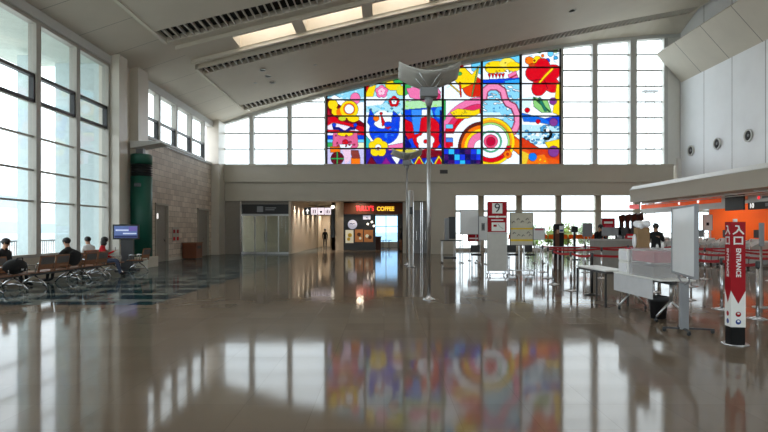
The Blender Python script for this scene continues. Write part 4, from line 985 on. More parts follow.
# people -----------------------------------------------------------------------
def person(loc, rz, lab, pose, top, legs, hair='short', scale=1.0, hold=None, extra=None):
    """skeleton: dict name -> (pos, radius); facing local +y"""
    t = thing('person', lab, 'person', loc, rz)
    J = {}
    if pose['type'] == 'sit':
        J['pelvis'] = ((0, 0, .52), .13); lean = pose.get('lean', 0)
        J['belly'] = ((0, -.0+lean*.3, .68), .13); J['chest'] = ((0, -.03+lean*.7, .88), .145); J['neck'] = ((0, -.02+lean, 1.03), .06); hz = 1.17
        J['head'] = ((0, .03+lean*1.2, hz), .088); J['crown'] = ((0, .02+lean*1.2, hz+.08), .08)
        for s, c in ((-1, 'l'), (1, 'r')):
            J['hip'+c] = ((s*.09, .04, .52), .095); J['knee'+c] = ((s*.12, .46, .52), .065); J['ankle'+c] = ((s*.12, .46+pose.get('foot', .05), .09), .042); J['toe'+c] = ((s*.12, .62+pose.get('foot', .05), .04), .038)
    else:
        st = pose.get('stride', .08); lean = pose.get('lean', 0)
        J['pelvis'] = ((0, 0, .93), .125); J['belly'] = ((0, lean*.3, 1.1), .12); J['chest'] = ((0, lean*.7, 1.3), .14); J['neck'] = ((0, lean, 1.46), .055)
        J['head'] = ((0, .03+lean*1.2, 1.60), .085); J['crown'] = ((0, .02+lean*1.2, 1.68), .078)
        for s, c in ((-1, 'l'), (1, 'r')):
            J['hip'+c] = ((s*.09, 0, .88), .095); J['knee'+c] = ((s*.1, s*st*.6+.02, .48), .062); J['ankle'+c] = ((s*.1, s*st, .08), .042); J['toe'+c] = ((s*.1, s*st+.16, .035), .036)
    sh = J['chest'][0]; nk = J['neck'][0]
    for s, c in ((-1, 'l'), (1, 'r')):
        J['sh'+c] = ((s*.18, sh[1], nk[2]-.09), .062)
        a = pose.get('arm'+c, 'down')
        if a == 'down': e = (s*.23, sh[1]-.03, nk[2]-.38); h_ = (s*.23, sh[1]+.06, nk[2]-.62)
        elif a == 'lap': e = (s*.24, sh[1]+.02, nk[2]-.36); h_ = (s*.1, sh[1]+.28, nk[2]-.40)
        elif a == 'up': e = (s*.24, sh[1]+.1, nk[2]-.34); h_ = (s*.12, sh[1]+.36, nk[2]-.2)
        elif a == 'wide': e = (s*.42, sh[1]-.03, nk[2]-.16); h_ = (s*.62, sh[1]-.06, nk[2]-.22)
        J['el'+c] = (e, .045); J['wr'+c] = (h_, .028)
        d = (Vector(h_)-Vector(e)).normalized(); J['palm'+c] = (tuple(Vector(h_)+d*.06), .034)
    E = [('pelvis','belly'),('belly','chest'),('chest','neck'),('neck','head'),('head','crown')]
    for c in 'lr': E += [('pelvis','hip'+c),('hip'+c,'knee'+c),('knee'+c,'ankle'+c),('ankle'+c,'toe'+c),('chest','sh'+c),('sh'+c,'el'+c),('el'+c,'wr'+c),('wr'+c,'palm'+c)]
    names_ = list(J); me = bpy.data.meshes.new('body'); me.from_pydata([J[k][0] for k in names_], [(names_.index(a), names_.index(b_)) for a, b_ in E], [])
    o = bpy.data.objects.new('body', me); col.objects.link(o)
    md = o.modifiers.new('skin', 'SKIN'); md.use_smooth_shade = True; 
    if not me.skin_vertices: me.skin_vertices.new()
    for i, k in enumerate(names_): 
        r_ = J[k][1]; rx = r_*1.25 if k in ('chest', 'pelvis', 'belly') else r_
        me.skin_vertices[0].data[i].radius = (rx, r_); me.skin_vertices[0].data[i].use_root = (k == 'pelvis')
    o.modifiers.new('sub', 'SUBSURF').levels = 1
    dg = bpy.context.evaluated_depsgraph_get(); dg.update()
    m2 = bpy.data.meshes.new_from_object(o.evaluated_get(dg)); bpy.data.objects.remove(o, do_unlink=True)
    bm = bmesh.new(); bm.from_mesh(m2)
    # fingers, ears, nose, eyes
    mb = MB(); mb.b.free(); mb.b = bm; mb.mi = 0
    nface = len(bm.faces)
    for s, c in ((-1, 'l'), (1, 'r')):
        p0 = Vector(J['palm'+c][0]); d = (p0-Vector(J['wr'+c][0])).normalized(); side = d.cross(Vector((0, 0, 1)));
        if side.length < .3: side = Vector((0, 1, 0))
        side.normalize(); dn = d.cross(side).normalized()*(.02)
        for q, L in ((-.03, .07), (-.01, .08), (.01, .075), (.03, .06)): mb.tube([p0+side*q, p0+side*q*1.1+d*L*.6+dn*.4, p0+side*q*1.1+d*L+dn*1.4], .009, 6, r2=.007)
        mb.tube([p0+side*.02-d*.03, p0+side*.055*(1)+d*.0, p0+side*.06+d*.035], .01, 6, r2=.008)
    hx, hy, hz_ = J['head'][0]
    mb.ball((hx, hy+.085, hz_-.0), .016, .8, 1, 1.4, 8, 6)
    for s in (-1, 1): mb.ball((hx+s*.085, hy, hz_), .025, .4, .8, 1.2, 8, 6)
    eyes0 = len(bm.faces)
    for s in (-1, 1): mb.ball((hx+s*.032, hy+.078, hz_+.025), .011, 1, .6, .7, 8, 6)
    mb.box(hx-.025, hx+.025, hy+.07, hy+.083, hz_-.048, hz_-.04)
    bm.faces.ensure_lookup_table()
    segs = [(Vector(J[a][0]), Vector(J[b_][0]), (a, b_)) for a, b_ in E]
    for i, f in enumerate(bm.faces):
        if i >= eyes0: f.material_index = 3; continue
        if i >= nface: f.material_index = 0; continue
        c_ = f.calc_center_median(); best = None; bd = 9
        for a, b_, nm in segs:
            t_ = max(0, min(1, (c_-a).dot(b_-a)/(b_-a).length_squared)); dd = (c_-a-(b_-a)*t_).length
            if dd < bd: bd = dd; best = (nm, t_)
        nm, t_ = best; f.smooth = True
        if nm[1] in ('head', 'crown') or nm[1].startswith('palm'): f.material_index = 0
        elif nm[1].startswith('knee') or nm[1].startswith('ankle') or nm[1].startswith('hip'): f.material_index = 2
        elif nm[1].startswith('toe'): f.material_index = 3
        else: f.material_index = 1 if not (nm == ('pelvis', 'belly') and t_ < .1) else 2
    m2.materials.clear()
    for x in (M['skin'], top, legs, M['blackcloth']): m2.materials.append(x)
    bm.to_mesh(m2); bm.free()
    m2.name = 'body'; o = bpy.data.objects.new('body', m2); col.objects.link(o); o.parent = t
    b = MB(); b.ball((hx, hy-.015, hz_+.045), .108, .95, 1.08, .95)
    if hair == 'long': b.ball((hx, hy-.06, hz_-.06), .10, 1.0, .8, 1.5); b.ball((hx-.07, hy-.0, hz_-.06), .05, .7, 1, 2); b.ball((hx+.07, hy-.0, hz_-.06), .05, .7, 1, 2)
    b.build('hair', M['hair'], o)
    if hold == 'phone':
        q = Vector(J['palmr'][0]); MB().box(q.x-.03, q.x+.04, q.y+.03, q.y+.045, q.z-.01, q.z+.13).build('phone', M['black'], None)
        ph = bpy.data.objects[-1] if False else None
    t.scale = (scale,)*3
    return t
person((-9.25, 16.2, 0), R(90), 'seated man in dark jacket facing the window, arms spread on the bench', dict(type='sit', arml='wide', armr='wide'), M['blackcloth'], M['blackcloth'])
person((-9.36, 18.4, 0), R(-70), 'seated woman in red top with long black hair looking at her phone', dict(type='sit', arml='lap', armr='up', lean=.06, foot=.1), M['redcloth'], M['jeans'], 'long')
person((-10.25, 19.25, 0), R(60), 'seated person in white shirt by the window behind the woman in red', dict(type='sit', arml='lap', armr='lap', lean=.03), M['whitecloth'], M['navy'])
person((-10.2, 14.95, 0), R(-90), 'seated person in dark clothes at the left picture edge', dict(type='sit', arml='lap', armr='lap'), M['blackcloth'], M['blackcloth'])
person((px(325, 50.0), 50.0, 0), 0, 'person in dark clothes walking away at the corridor doorway', dict(type='walk', stride=.1), M['blackcloth'], M['blackcloth'], scale=.98)
person((px(597, 22.6), 22.6, 0), R(200), 'clerk in black with dark hair leaning over the grey check-in desk', dict(type='stand', stride=.03, arml='up', armr='up', lean=.16), M['blackcloth'], M['blackcloth'], 'short', 1.02)
person((px(656, 19.6), 19.6, 0), R(150), 'clerk in black standing behind the plastic boxes', dict(type='stand', stride=.03, arml='up', armr='down', lean=.02), M['blackcloth'], M['blackcloth'], 'short', 1.02)
person((px(401, 40.5), 40.5, 0), R(100), 'person in dark clothes standing beside the coffee shop entrance', dict(type='stand', stride=.03), M['navy'], M['wood'], 'long', .97)
t = thing('phone', 'black phone in the hand of the woman in red', 'phone', (-8.94, 18.46, .84), R(-70)); MB().box(-.03, .04, 0, .012, 0, .13).build('case', M['black'], t)

# ---------------------------------------------------------------- queue barriers
proto_st = {}
def stanchion(loc, lab, m_='chrome', to=None):
    """belt runs from this post to point `to` (world xy)"""
    t = thing('belt_barrier_post', lab, 'barrier', (loc[0], loc[1], 0), 0, 'belt barrier posts of the queue')
    if m_ not in proto_st:
        a = MB().lathe([(.17, 0), (.17, .012), (.05, .035), (.03, .05)], seg=28).build('base', M[m_], t)
        b_ = MB().lathe([(.028, .03), (.028, .88)], seg=16).build('pole', M[m_], t)
        c = MB().lathe([(.034, .87), (.036, .89), (.036, .97), (.03, .985)], seg=16).build('belt_head', M['darkgrey'], t)
        proto_st[m_] = (a, b_, c)
    else:
        for q in proto_st[m_]: c = q.copy(); col.objects.link(c); c.parent = t
    if to:
        d = Vector((to[0]-loc[0], to[1]-loc[1], 0)); L = d.length; ang = math.atan2(d.y, d.x)
        b = MB(); N = 6
        for i in range(N):
            u0, u1 = i/N, (i+1)/N; sag = lambda u: -.04*4*u*(1-u)
            x0, x1 = .035+(L-.07)*u0, .035+(L-.07)*u1
            b.prism([(x0, -.002, .90+sag(u0)), (x1, -.002, .90+sag(u1)), (x1, -.002, .955+sag(u1)), (x0, -.002, .955+sag(u0))], (0, .004, 0))
        o = b.build('belt', M['beltred'], t, 'red belt'); o.rotation_euler = (0, 0, ang)
    return t
L1 = [(px(552.7, 15.6), 15.6), (px(571, 13.95), 13.95), (4.93, 13.05)]
L1 = [(px(553, 15.6), 15.6), (px(571, 13.95), 13.95), (px(592, 13.0), 13.0)]
stanchion(L1[0], 'chrome barrier post, first left of the table end', 'chrome', L1[1])
stanchion(L1[1], 'chrome barrier post, middle of three before the white table', 'chrome', L1[2])
stanchion(L1[2], 'black barrier post standing behind the plain white table', 'black', (6.6, 13.6))
rows = [[(6.37, 9.46), (6.45, 10.6), (6.6, 12.07), (6.6, 13.6), (6.6, 15.4)],
        [(8.3, 9.9), (8.3, 11.6), (8.3, 13.3), (8.3, 15.0), (8.3, 16.7), (8.3, 18.4)],
        [(10.0, 12.2), (10.0, 13.9), (10.0, 15.6), (10.0, 17.3), (10.0, 19.0)],
        [(5.2, 17.6), (6.9, 17.6), (8.3, 18.4)],
        [(5.8, 20.3), (7.3, 20.1), (8.8, 20.0), (10.4, 20.0), (11.6, 18.4), (11.6, 16.6), (11.6, 14.8)]]
descr = ['in the row right behind the white folding table', 'in the second row right of the folding table', 'in the third row towards the counters', 'in the short cross row before the desk', 'in the far row before the counters']
num = ['first', 'second', 'third', 'fourth', 'fifth', 'sixth', 'seventh']
used = set()
for rI, row in enumerate(rows):
    for k in range(len(row)):
        if row[k] in used: continue
        used.add(row[k])
        stanchion(row[k], 'chrome belt post with red belt, %s %s' % (num[k], descr[rI]), 'chrome', row[k+1] if k+1 < len(row) else None)
stanchion((6.95, 9.5), 'chrome belt post at the right picture edge, belt leading away', 'chrome', (8.3, 9.9))

# orange belt row far behind
for k in range(5):
    t = thing('orange_barrier', 'orange belt barrier before the low windows, ' + ['left end behind the instruction board', 'second from the left', 'middle one by the poster stand', 'second from the right', 'right end by the clerk'][k], 'barrier', (px(508+k*20, 31), 31, 0), 0, 'orange barriers before the low windows')
    if k == 0:
        r0 = t; MB().lathe([(.15, 0), (.15, .02), (.03, .04)], seg=20).build('base', M['darkgrey'], t); MB().lathe([(.025, .03), (.025, 1.12)], seg=12).build('pole', M['darkgrey'], t); MB().box(.03, 20*31/F-.03, -.004, .004, 1.06, 1.3).build('belt', M['orange'], t)
    else:
        for ch in r0.children: c = ch.copy(); col.objects.link(c); c.parent = t

# ---------------------------------------------------------------- tables and boxes
t = thing('folding_table', 'white folding table with modesty panel and castered legs carrying boxes', 'table', (4.72, 9.85, 0))
MB().box(-.27, .3, -.92, .92, .685, .712).build('tabletop', M['white'], t, bevel=.006)
MB().box(-.26, -.245, -.62, .92, .36, .68).build('modesty_panel', mat('panel_grey', rgb(200, 200, 202), .5), t)
MB().box(-.05, .05, -.8, .8, .62, .66).build('beam', M['black'], t)
for y in (-.72, .72):
    b = MB(); b.tube([(0, y, .66), (0, y, .34)], .026, 8); b.tube([(0, y, .36), (-.24, y, .09)], .02, 8); b.tube([(0, y, .36), (.26, y, .09)], .02, 8); lg = b.build('leg', M['steel'], t)
    for x in (-.24, .26): MB().ball((x, y, .04), .04, .6, 1, 1).tube([(x, y, .05), (x, y, .1)], .012, 6).build('caster', M['black'], lg)
t = thing('side_table', 'plain white table with thin dark legs behind the folding table', 'table', (4.62, 11.85, 0))
MB().box(-.24, .26, -.85, .85, .69, .72).build('tabletop', M['white'], t, bevel=.005); MB().box(-.2, .22, -.8, .8, .64, .69).build('apron', M['darkgrey'], t)
for x in (-.21, .23):
    for y in (-.81, .81): MB().box(x-.016, x+.016, y-.016, y+.016, 0, .66).build('leg', M['black'], t)
# frosted boxes
ZT = .712
def crate(loc, sx, sy, h, lab, fill, name='plastic_box', mt_=None):
    t = thing(name, lab, 'box', loc, 0, 'plastic boxes on the folding table')
    b = MB(); b.box(-sx, sx, -sy, sy, 0, .01); 
    for s in (-1, 1): b.box(s*sx-.004, s*sx+.004, -sy, sy, 0, h-.02); b.box(-sx, sx, s*sy-.004, s*sy+.004, 0, h-.02)
    b.build('body', mt_ or M['bin'], t); MB().box(-sx-.012, sx+.012, -sy-.012, sy+.012, h-.025, h).build('lid', M['bin'] if not mt_ else mt_, t, bevel=.004)
    if fill: MB().box(-sx+.015, sx-.015, -sy+.015, sy-.015, .012, h*.75).build('contents', fill, t)
    return t
crate((4.74, 9.68, ZT), .24, .42, .245, 'frosted storage box with grey contents, lower of the stack', M['greystuff'])
crate((4.74, 9.68, ZT+.245), .24, .42, .245, 'frosted storage box with pink contents, upper of the stack', M['pinkstuff'])
for k in range(2):
    t = thing('drawer_unit', ['small white drawer box on the table, lower of two', 'small white drawer box on the table, upper of two'][k], 'box', (4.66, 10.42, ZT+k*.225), 0, 'small white drawer boxes')
    MB().box(-.17, .17, -.2, .2, 0, .222).build('body', M['white'], t, bevel=.008); d = MB().box(-.15, .15, -.215, -.2, .03, .19).build('drawer', M['plastic'], t); MB().box(-.05, .05, -.225, -.215, .1, .12).build('handle', M['grey'], d)
    MB().box(-.185, -.17, -.17, .17, .03, .19).build('side_panel', M['plastic'], t)
t = thing('paper_bag', 'brown paper bag stuffed with white plastic on the stacked boxes', 'bag', (4.62, 9.95, ZT+.49))
b = MB(); b.prism([(-.11, -.08, 0), (.11, -.08, 0), (.11, .08, 0), (-.11, .08, 0)], (0, 0, .36)); b.build('sack', M['paper'], t, bevel=.006)
b = MB(); 
for _ in range(9): b.ball((random.uniform(-.09, .09), random.uniform(-.06, .06), .36+random.uniform(0, .07)), random.uniform(.05, .08), 1, .9, .9, 10, 7)
b.ball((-.13, 0, .12), .07, .5, .8, 1.8); b.build('plastic_wrap', M['plastic'], t)
for k, (x, y, h) in enumerate(((4.80, 9.75, .07), (4.83, 9.62, .11))):
    t = thing('bottle', ['small white bottle on the upper storage box', 'taller white bottle on the upper storage box'][k], 'bottle', (x, y, ZT+.49)); MB().lathe([(.022, 0), (.022, h*.7), (.012, h*.8)], seg=14).build('body', M['white'], t); MB().lathe([(.012, h*.8), (.012, h)], seg=12).build('cap', M['whitecloth'], t)
t = thing('tissue_pack', 'small pink and white packet lying on the drawer boxes', 'packet', (4.62, 10.42, ZT+.447)); MB().box(-.07, .09, -.06, .06, 0, .025).build('pack', M['pinkstuff'], t, bevel=.006)
t = thing('waste_bin', 'black plastic waste bin on the floor under the folding table', 'bin', (4.72, 9.55, 0))
MB().lathe([(.12, 0), (.15, .34), (.16, .35), (.16, .37), (.145, .37), (.115, .02)], seg=24).build('body', M['black'], t); MB().lathe([(.165, .3), (.168, .375), (.15, .38), (.15, .36)], seg=24).build('bin_liner', M['darkgrey'], t)

# whiteboard on castered stand
a = math.atan2(.37, 1.36)
t = thing('notice_whiteboard', 'white board on a grey column stand with castered feet', 'whiteboard', (4.43, 8.2, 0), -a)
L = .66
MB().box(-.015, .015, -L, L, .86, 1.85).build('board', M['board'], t)
b = MB(); 
for s in (-1, 1): b.box(-.025, .025, s*L-.02, s*L+.02, .84, 1.87)
b.box(-.025, .025, -L, L, 1.84, 1.87); b.box(-.025, .025, -L, L, .84, .87); b.build('board_frame', M['grey'], t)
MB().box(-.06, .06, -.05, .05, .05, .74).build('column', M['grey'], t, bevel=.01)
b = MB(); b.tube([(0, -.3, .84), (0, -.3, .78), (0, -.1, .72), (0, .1, .72), (0, .3, .78), (0, .3, .84)], .012, 8); b.build('bracket', M['grey'], t)
b = MB(); b.box(-.28, .4, -.018, .018, .05, .075); b.box(-.018, .018, -.3, .3, .05, .07); b.build('foot', M['darkgrey'], t)
for x, y in ((-.26, 0), (.38, 0), (0, -.28), (0, .28)): MB().ball((x, y, .03), .03, 1, .6, 1).build('caster', M['black'], t)

# ENTRANCE tower
t = thing('entrance_tower', 'square red sign tower with white ENTRANCE lettering and black foot', 'sign', (px(737.5, 7.3), 7.35, 0), R(-9))
s = .085
MB().box(-s, s, -s, s, .02, .24).build('foot', M['tower_base'], t)
MB().box(-s-.003, s+.003, -s-.003, s+.003, .24, 1.62).build('column', M['red'], t)
v = MB()
e = .0045
for face in range(2):
    if face == 0: v.prism([(-s-e, -s-e, .24), (s+e, -s-e, .24), (s+e, -s-e, .72), (0, -s-e, .545), (-s-e, -s-e, .72)], (0, .002, 0))
    else: v.prism([(-s-e, -s-e, .24), (-s-e, s+e, .24), (-s-e, s+e, .72), (-s-e, 0, .545), (-s-e, -s-e, .72)], (.002, 0, 0))
v.build('white_chevron', M['white'], t)
def jp(parent, fx, ox, oz, sc_, mt_):
    """two characters for entrance, stroke polygons; fx maps (u, v) on the face to 3D; k = depth"""
    b = MB()
    def seg_(p, q, w_):
        p = Vector(p); q = Vector(q); d = (q-p).normalized(); nrm = Vector((-d.y, d.x))*w_/2
        pts = [p+nrm, q+nrm, q-nrm, p-nrm]; lo = [fx(ox+a.x*sc_, oz+a.y*sc_, .002) for a in pts]; hi = [fx(ox+a.x*sc_, oz+a.y*sc_, .006) for a in pts]
        va = [b.b.verts.new(x) for x in lo]; vb = [b.b.verts.new(x) for x in hi]; b._f(va); b._f(vb[::-1])
        for i in range(4): b._f([va[i], va[(i+1) % 4], vb[(i+1) % 4], vb[i]])
    seg_((-.28, 1.42), (.0, 1.40), .13); seg_((0, 1.44), (.12, 1.0), .14); seg_((.12, 1.02), (.48, .62), .14); seg_((.03, 1.12), (-.16, .82), .13); seg_((-.16, .84), (-.48, .62), .13)
    seg_((-.36, .35), (-.36, -.4), .13); seg_((.36, .35), (.36, -.4), .13); seg_((-.42, .32), (.42, .32), .13); seg_((-.42, -.3), (.42, -.3), .13)
    b.build('lettering', mt_, parent)
fr = lambda u, z, k: (u, -s-.003-k, z); lf_ = lambda u, z, k: (-s-.003-k, -u, z)
jp(t, fr, 0, 1.375, .135, M['white']); jp(t, lf_, 0, 1.375, .135, M['white'])
text_mesh('ENTRANCE', .08, (0, -s-.006, 1.085), (0,0,-1), (1,0,0), M['white'], 'lettering', t, .001, bold=.002, sx=.92)
text_mesh('ENTRANCE', .08, (-s-.006, 0, 1.085), (0,0,-1), (0,-1,0), M['white'], 'lettering', t, .001, bold=.002, sx=.92)
navy = mat('emblem_blue', rgb(35, 60, 130), .5)
for (u, z, mt_) in ((0, .44, M['red']), (0, .34, navy)):
    z -= .03
    MB().ball((u, -s-.006, z), .034, 1, .12, 1).build('emblem', mt_, t); MB().ball((-s-.006, u, z), .034, .12, 1, 1).build('emblem', mt_, t)
    MB().ball((u, -s-.009, z+.008), .014, 1.2, .12, 1).build('emblem_centre', M['white'], t)
MB().lathe([(.17, 0), (.17, .012), (.15, .02)], seg=32).build('base_plate', M['chrome'], t)
MB().box(-.02, .02, -.02, .02, 1.62, 1.66).build('cap', M['white'], t)

# sign on post at picture edge
t = thing('paper_stand', 'slim grey post with grey notice holder at the right picture edge', 'sign', (px(761, 10.9), 10.9, 0)); MB().lathe([(.15, 0), (.15, .015), (.03, .03), (.022, 1.2)], seg=20).build('pole', M['steel'], t); MB().box(-.045, .045, -.03, .0, 1.2, 1.66).build('notice_holder', M['grey'], t)

# sign nine
Y = 18.6
t = thing('gate_sign', 'tall grey panel sign with red head and number 9', 'sign', (px(497, Y), Y, 0)); W = .33; top = pz(201.5, Y)
sgm2 = mat('sign_grey', rgb(190, 188, 182), .5)
MB().box(-W, W, -.04, .04, .16, top).build('panel', sgm2, t, bevel=.006)
MB().box(-W+.005, W-.005, -.046, -.041, pz(232, Y), top-.01).build('red_head', M['red'], t, 'red upper part')
MB().box(-.17, .17, -.05, -.046, pz(213.5, Y), top-.06).build('number_square', M['white'], t)
text_mesh('9', .42, (0, -.055, (pz(213.5, Y)+top-.06)/2), (1,0,0), (0,0,1), M['black'], 'lettering', t, .003)
MB().box(-W+.04, -.06, -.05, -.046, pz(217.5, Y), pz(216, Y)).box(.06, W-.04, -.05, -.046, pz(217.5, Y), pz(216, Y)).box(-.2, .2, -.05, -.046, pz(220.6, Y), pz(219.6, Y)).box(-.05, .05, -.05, -.046, pz(217.8, Y), pz(215.8, Y)).build('lettering', M['white'], t)
mp = MB().box(-.19, .26, -.05, -.046, pz(231, Y), pz(222.5, Y)).build('map', M['white'], t); MB().box(-.13, -.02, -.054, -.05, pz(226.8, Y), pz(224.6, Y)).build('marker', M['red'], mp); MB().tube([(.02, -.052, pz(224, Y)), (.1, -.052, pz(227, Y)), (.2, -.052, pz(229, Y))], .008, 5).build('route', M['grey'], mp)
b = MB(); b.box(-W-.06, W+.06, -.03, .03, .07, .1); b.box(-W+.02, -W+.08, -.25, .25, .07, .1); b.box(W-.08, W-.02, -.25, .25, .07, .1); b.box(-W+.03, -W+.07, -.03, .03, .1, .16); b.box(W-.07, W-.03, -.03, .03, .1, .16); b.build('foot', M['chrome'], t)
for x in (-W+.05, W-.05):
    for y in (-.23, .23): MB().ball((x, y, .035), .035, .6, 1, 1).build('caster', M['black'], t)
# instruction board
Y = 20.0
t = thing('instruction_board', 'cream instruction board with dark drawings and yellow bands on a stand', 'sign', (px(521.5, Y), Y, 0)); W = .40; z0, z1_ = pz(245, Y), pz(213, Y)
bd = MB().box(-W, W, -.02, .02, z0, z1_).build('board', mat('cream_board', rgb(205, 200, 182), .5), t)
MB().box(-W, W, -.025, -.02, pz(229.5, Y), pz(227.8, Y)).box(-W, W, -.025, -.02, pz(241.2, Y), pz(239.2, Y)).build('yellow_band', M['yellow'], bd)
b = MB()
for (x, z) in ((513.5, 222.5), (518, 219.5), (522, 222), (527, 219.5), (529, 223), (514, 233.5), (518.5, 235.5), (523, 236), (528, 233), (530, 235.5)):
    X, Z = px(x, Y)-t.location.x, pz(z, Y); MB().tube([(X-.05, -.026, Z-.02), (X, -.026, Z+.05), (X+.05, -.026, Z)], .012, 5).build('drawing', M['darkgrey'], bd)
b = MB(); b.box(-W-.02, -W, -.03, .03, z0-.02, z1_+.02); b.box(W, W+.02, -.03, .03, z0-.02, z1_+.02); b.box(-W, W, -.03, .03, z1_, z1_+.02); b.box(-W, W, -.03, .03, z0-.02, z0); b.build('board_frame', M['darkgrey'], t)
b = MB(); 
for x in (-.09, .09): b.box(x-.025, x+.025, -.02, .02, .1, z0)
b.build('column', M['steel'], t); b = MB(); b.box(-.42, .42, -.03, .03, .07, .1); b.box(-.4, -.35, -.3, .3, .07, .1); b.box(.35, .4, -.3, .3, .07, .1); b.build('foot', M['steel'], t)
for x in (-.375, .375):
    for y in (-.28, .28): MB().ball((x, y, .035), .035, .6, 1, 1).build('caster', M['black'], t)

def simple_board(x0, x1, y0, y1, Y, face, lab, name='notice_board', frame='grey', deco=None):
    X0, X1, Z0, Z1 = px(x0, Y), px(x1, Y), pz(y1, Y), pz(y0, Y)
    t = thing(name, lab, 'sign', ((X0+X1)/2, Y, 0)); W = (X1-X0)/2
    bd = MB().box(-W, W, -.015, .015, Z0, Z1).build('board', face, t)
    b = MB(); b.box(-W-.02, -W, -.02, .02, Z0-.02, Z1+.02); b.box(W, W+.02, -.02, .02, Z0-.02, Z1+.02); b.box(-W, W, -.02, .02, Z1, Z1+.02); b.box(-W, W, -.02, .02, Z0-.02, Z0); b.build('board_frame', M[frame], t)
    MB().box(-W*.8, -W*.8+.03, -.015, .015, 0.03, Z0).box(W*.8-.03, W*.8, -.015, .015, 0.03, Z0).build('column', M['steel'], t)
    MB().box(-W*.8-.02, -W*.8+.05, -.25, .25, 0, .04).box(W*.8-.05, W*.8+.02, -.25, .25, 0, .04).build('foot', M['steel'], t)
    if deco:
        b = MB()
        for (u, v, uu, vv, m_) in deco: b.m(m_).box(-W+2*W*u, -W+2*W*uu, -.02, -.015, Z0+(Z1-Z0)*v, Z0+(Z1-Z0)*vv)
        b.build('print', None, bd)
    return t
simple_board(460.5, 478, 210, 234, 26, M['board'], 'plain white board standing left of the red gate sign')
simple_board(479, 486.8, 216.5, 240, 25, M['board'], 'narrow pale board with small picture touching the gate sign', deco=[(.3, .4, .75, .72, M['grey']), (.42, .45, .6, .66, M['darkgrey'])])
simple_board(468, 479, 234.5, 241, 28, M['red'], 'small red notice below the plain white board', deco=[(.1, .3, .9, .5, M['white'])])
simple_board(533.5, 544.5, 228, 239.5, 26, M['board'], 'small white notice board right of the instruction board', deco=[(.1, .8, .9, .92, M['pinkstuff'])])
simple_board(583, 592, 223.5, 236, 28, M['grey'], 'small grey notice board left of the leaning clerk')
simple_board(602, 614.5, 218.5, 232, 26.5, M['red'], 'red notice with white print behind the check-in desk', deco=[(.15, .62, .85, .78, M['white']), (.2, .35, .8, .48, M['pinkstuff'])])
simple_board(703, 712, 215, 230, 26, M['board'], 'small white notice with dark mark before the orange wall', deco=[(.35, .3, .65, .5, M['navy'])])
t = thing('poster_stand', 'tall narrow poster stand with dark picture before the bushes', 'sign', (px(558.6, 29), 29, 0)); H = pz(224, 29)
MB().box(-.25, .25, -.12, .12, 0, H).build('cabinet', M['blackcloth'], t, bevel=.02); MB().m(M['brownsign']).box(-.22, .0, -.126, -.12, .5, H-.35).m(M['board']).box(.0, .22, -.126, -.12, H-.45, H-.1).m(navy).box(.02, .2, -.13, -.126, H-.4, H-.3).m(M['skin']).box(-.14, -.02, -.13, -.126, H-.5, H-.3).build('picture', None, t)
t = thing('small_kiosk', 'small black kiosk post right of the tall poster stand', 'kiosk', (px(574.5, 29), 29, 0)); MB().box(-.05, .05, -.05, .05, .02, 1.45).build('post', M['black'], t); MB().box(-.16, .16, -.06, .06, 1.42, 1.75).build('screen', M['black'], t); MB().box(-.25, .25, -.2, .2, 0, .04).build('base', M['black'], t)
# black trolley desk with display left of sign 9
Y = 26
t = thing('display_cart', 'black cart with shelf standing by the beige wall end', 'cart', (px(451, Y), Y, 0)); W = 10*Y/F
MB().box(-W, W, -.3, .3, 1.03, 1.08).build('tabletop', M['black'], t); MB().box(-W+.1, W-.25, -.28, .28, .2, .3).build('shelf', M['black'], t)
for x in (-W+.05, W-.3, W-.05):
    for y in (-.26, .26): MB().box(x-.015, x+.015, y-.015, y+.015, .06, 1.03).build('leg', M['steel'], t)
for x in (-W+.05, W-.05):
    for y in (-.26, .26): MB().ball((x, y, .03), .03).build('caster', M['black'], t)
t = thing('display_cabinet', 'upright grey and black display unit on the black cart', 'display', (px(450, Y), Y, 1.08)); MB().box(-.24, -.06, -.2, .2, 0, 1.02).build('side_panel', M['grey'], t, bevel=.01); MB().box(-.06, .24, -.15, .15, .05, 1.08).build('screen', M['black'], t, bevel=.02)
# stools / dark chairs under instruction board
for k, x in enumerate((476, 512.5, 529)):
    Y = 23.5; t = thing('office_stool', ['black stool below the narrow pale board', 'black chair left behind the instruction board', 'black chair right behind the instruction board'][k], 'chair', (px(x, Y), Y, 0), 0, 'black chairs behind the signs')
    MB().box(-.2, .2, -.2, .2, .46, .54).build('seat', M['black'], t, bevel=.02); MB().box(-.2, .2, .18, .22, .6, .9).build('backrest', M['black'], t, bevel=.02)
    for a_ in (-.17, .17):
        for c_ in (-.17, .17): MB().tube([(a_, c_, 0), (a_, c_, .46)], .014, 6).build('leg', M['steel'], t)
        MB().tube([(a_, .2, .5), (a_, .2, .62)], .012, 6).build('back_post', M['steel'], t)
# long desk beside queue (black edge table at 480-545)
t = thing('long_table', 'long thin-legged dark table behind the barrier posts', 'table', (px(560, 21.5), 21.5, 0)); W = 22*21.5/F
MB().box(-W, W, -.3, .3, .86, .9).build('tabletop', M['darkgrey'], t)
for x in (-W+.03, 0, W-.03):
    for y in (-.27, .27): MB().box(x-.018, x+.018, y-.018, y+.018, 0, .86).build('leg', M['steel'], t)
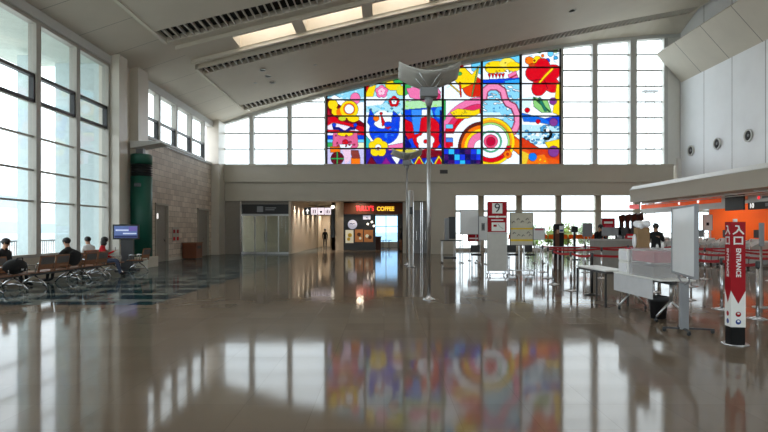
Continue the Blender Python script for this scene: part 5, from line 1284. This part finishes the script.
# grey desk with clerk
Y = 21.6
t = thing('checkin_desk', 'grey check-in desk with the leaning clerk behind it', 'counter', (px(613, Y), Y, 0)); W = 21*Y/F
MB().box(-W, W, -.25, .25, 0, 1.13).build('body', mat('desk_grey', rgb(150, 146, 140), .5), t, bevel=.01); MB().box(-W-.03, W+.03, -.3, .3, 1.13, 1.19).build('worktop', mat('desk_top', rgb(175, 170, 165), .4), t)
for k, x in enumerate((607, 616, 623)):
    d = thing('desk_monitor', ['grey back of a monitor beside the leaning clerk', 'grey monitor in the middle of the grey desk', 'dark monitor at the right of the grey desk'][k], 'monitor', (px(x, Y), Y, 1.19), 0, 'monitors on the grey desk')
    MB().box(-.2, .2, -.03, .02, .12, .45).build('screen', M['grey'] if k < 2 else M['darkgrey'], d, bevel=.01); MB().box(-.03, .03, -.02, .02, .01, .14).build('stand', M['darkgrey'], d); MB().box(-.12, .12, -.08, .08, 0, .015).build('base', M['darkgrey'], d)
t = thing('red_box', 'red and white box on the grey desk by the monitors', 'box', (px(629, Y), Y, 1.19)); MB().box(-.12, .12, -.1, .1, 0, .2).build('body', M['redcloth'], t); MB().box(-.1, .1, -.105, -.1, .05, .12).build('label_strip', M['white'], t)
# self-service kiosks
for k, (x, yy) in enumerate(((622, 27.6), (628, 26.8), (634, 26.0), (640, 25.2))):
    lab = ['self-service machine with black tilted screen, farthest left of the row', 'second self-service machine with black tilted screen', 'third self-service machine with black tilted screen', 'self-service machine with black tilted screen, nearest the clerk'][k]
    if k == 0:
        root = t = thing('service_kiosk', lab, 'kiosk', (px(x, yy), yy, 0), R(25), 'self-service machines behind the desk')
        MB().box(-.22, .22, -.2, .2, 0, 1.25).build('cabinet', M['grey'], t, bevel=.02); MB().box(-.1, .1, -.02, .08, 1.25, 2.0).build('column', M['darkgrey'], t)
        MB().box(-.2, .2, -.03, .02, 1.95, 2.3, Matrix.Rotation(R(-15), 3, 'Y')).build('screen', M['black'], t); MB().box(-.2, .2, -.22, -.19, 1.3, 1.65, Matrix.Rotation(R(-20), 3, 'X')).build('touch_screen', M['black'], t)
    else: dup(root, (px(x, yy), yy, 0), R(25), lab)
t = thing('pink_sign', 'small lit pink sign at the end of the canopy', 'sign', (px(634, 37.6), 37.6, pz(209, 37.6))); MB().box(-.32, .32, -.04, .04, 0, .3).build('panel', emis('pink_panel', rgb(240, 120, 120), .6), t); MB().tube([(0, 0, .3), (0, 0, 4.2-pz(209, 37.6))], .015, 6).build('hanger', M['steel'], t)
t = thing('beam_vent', 'small dark vent in the beige wall above the lamp post', 'vent', (px(443.5, YW), YW-.06, pz(172, YW)-.12)); MB().box(-.25, .25, -.12, -.09, 0, .24).build('grille', M['darkgrey'], t)
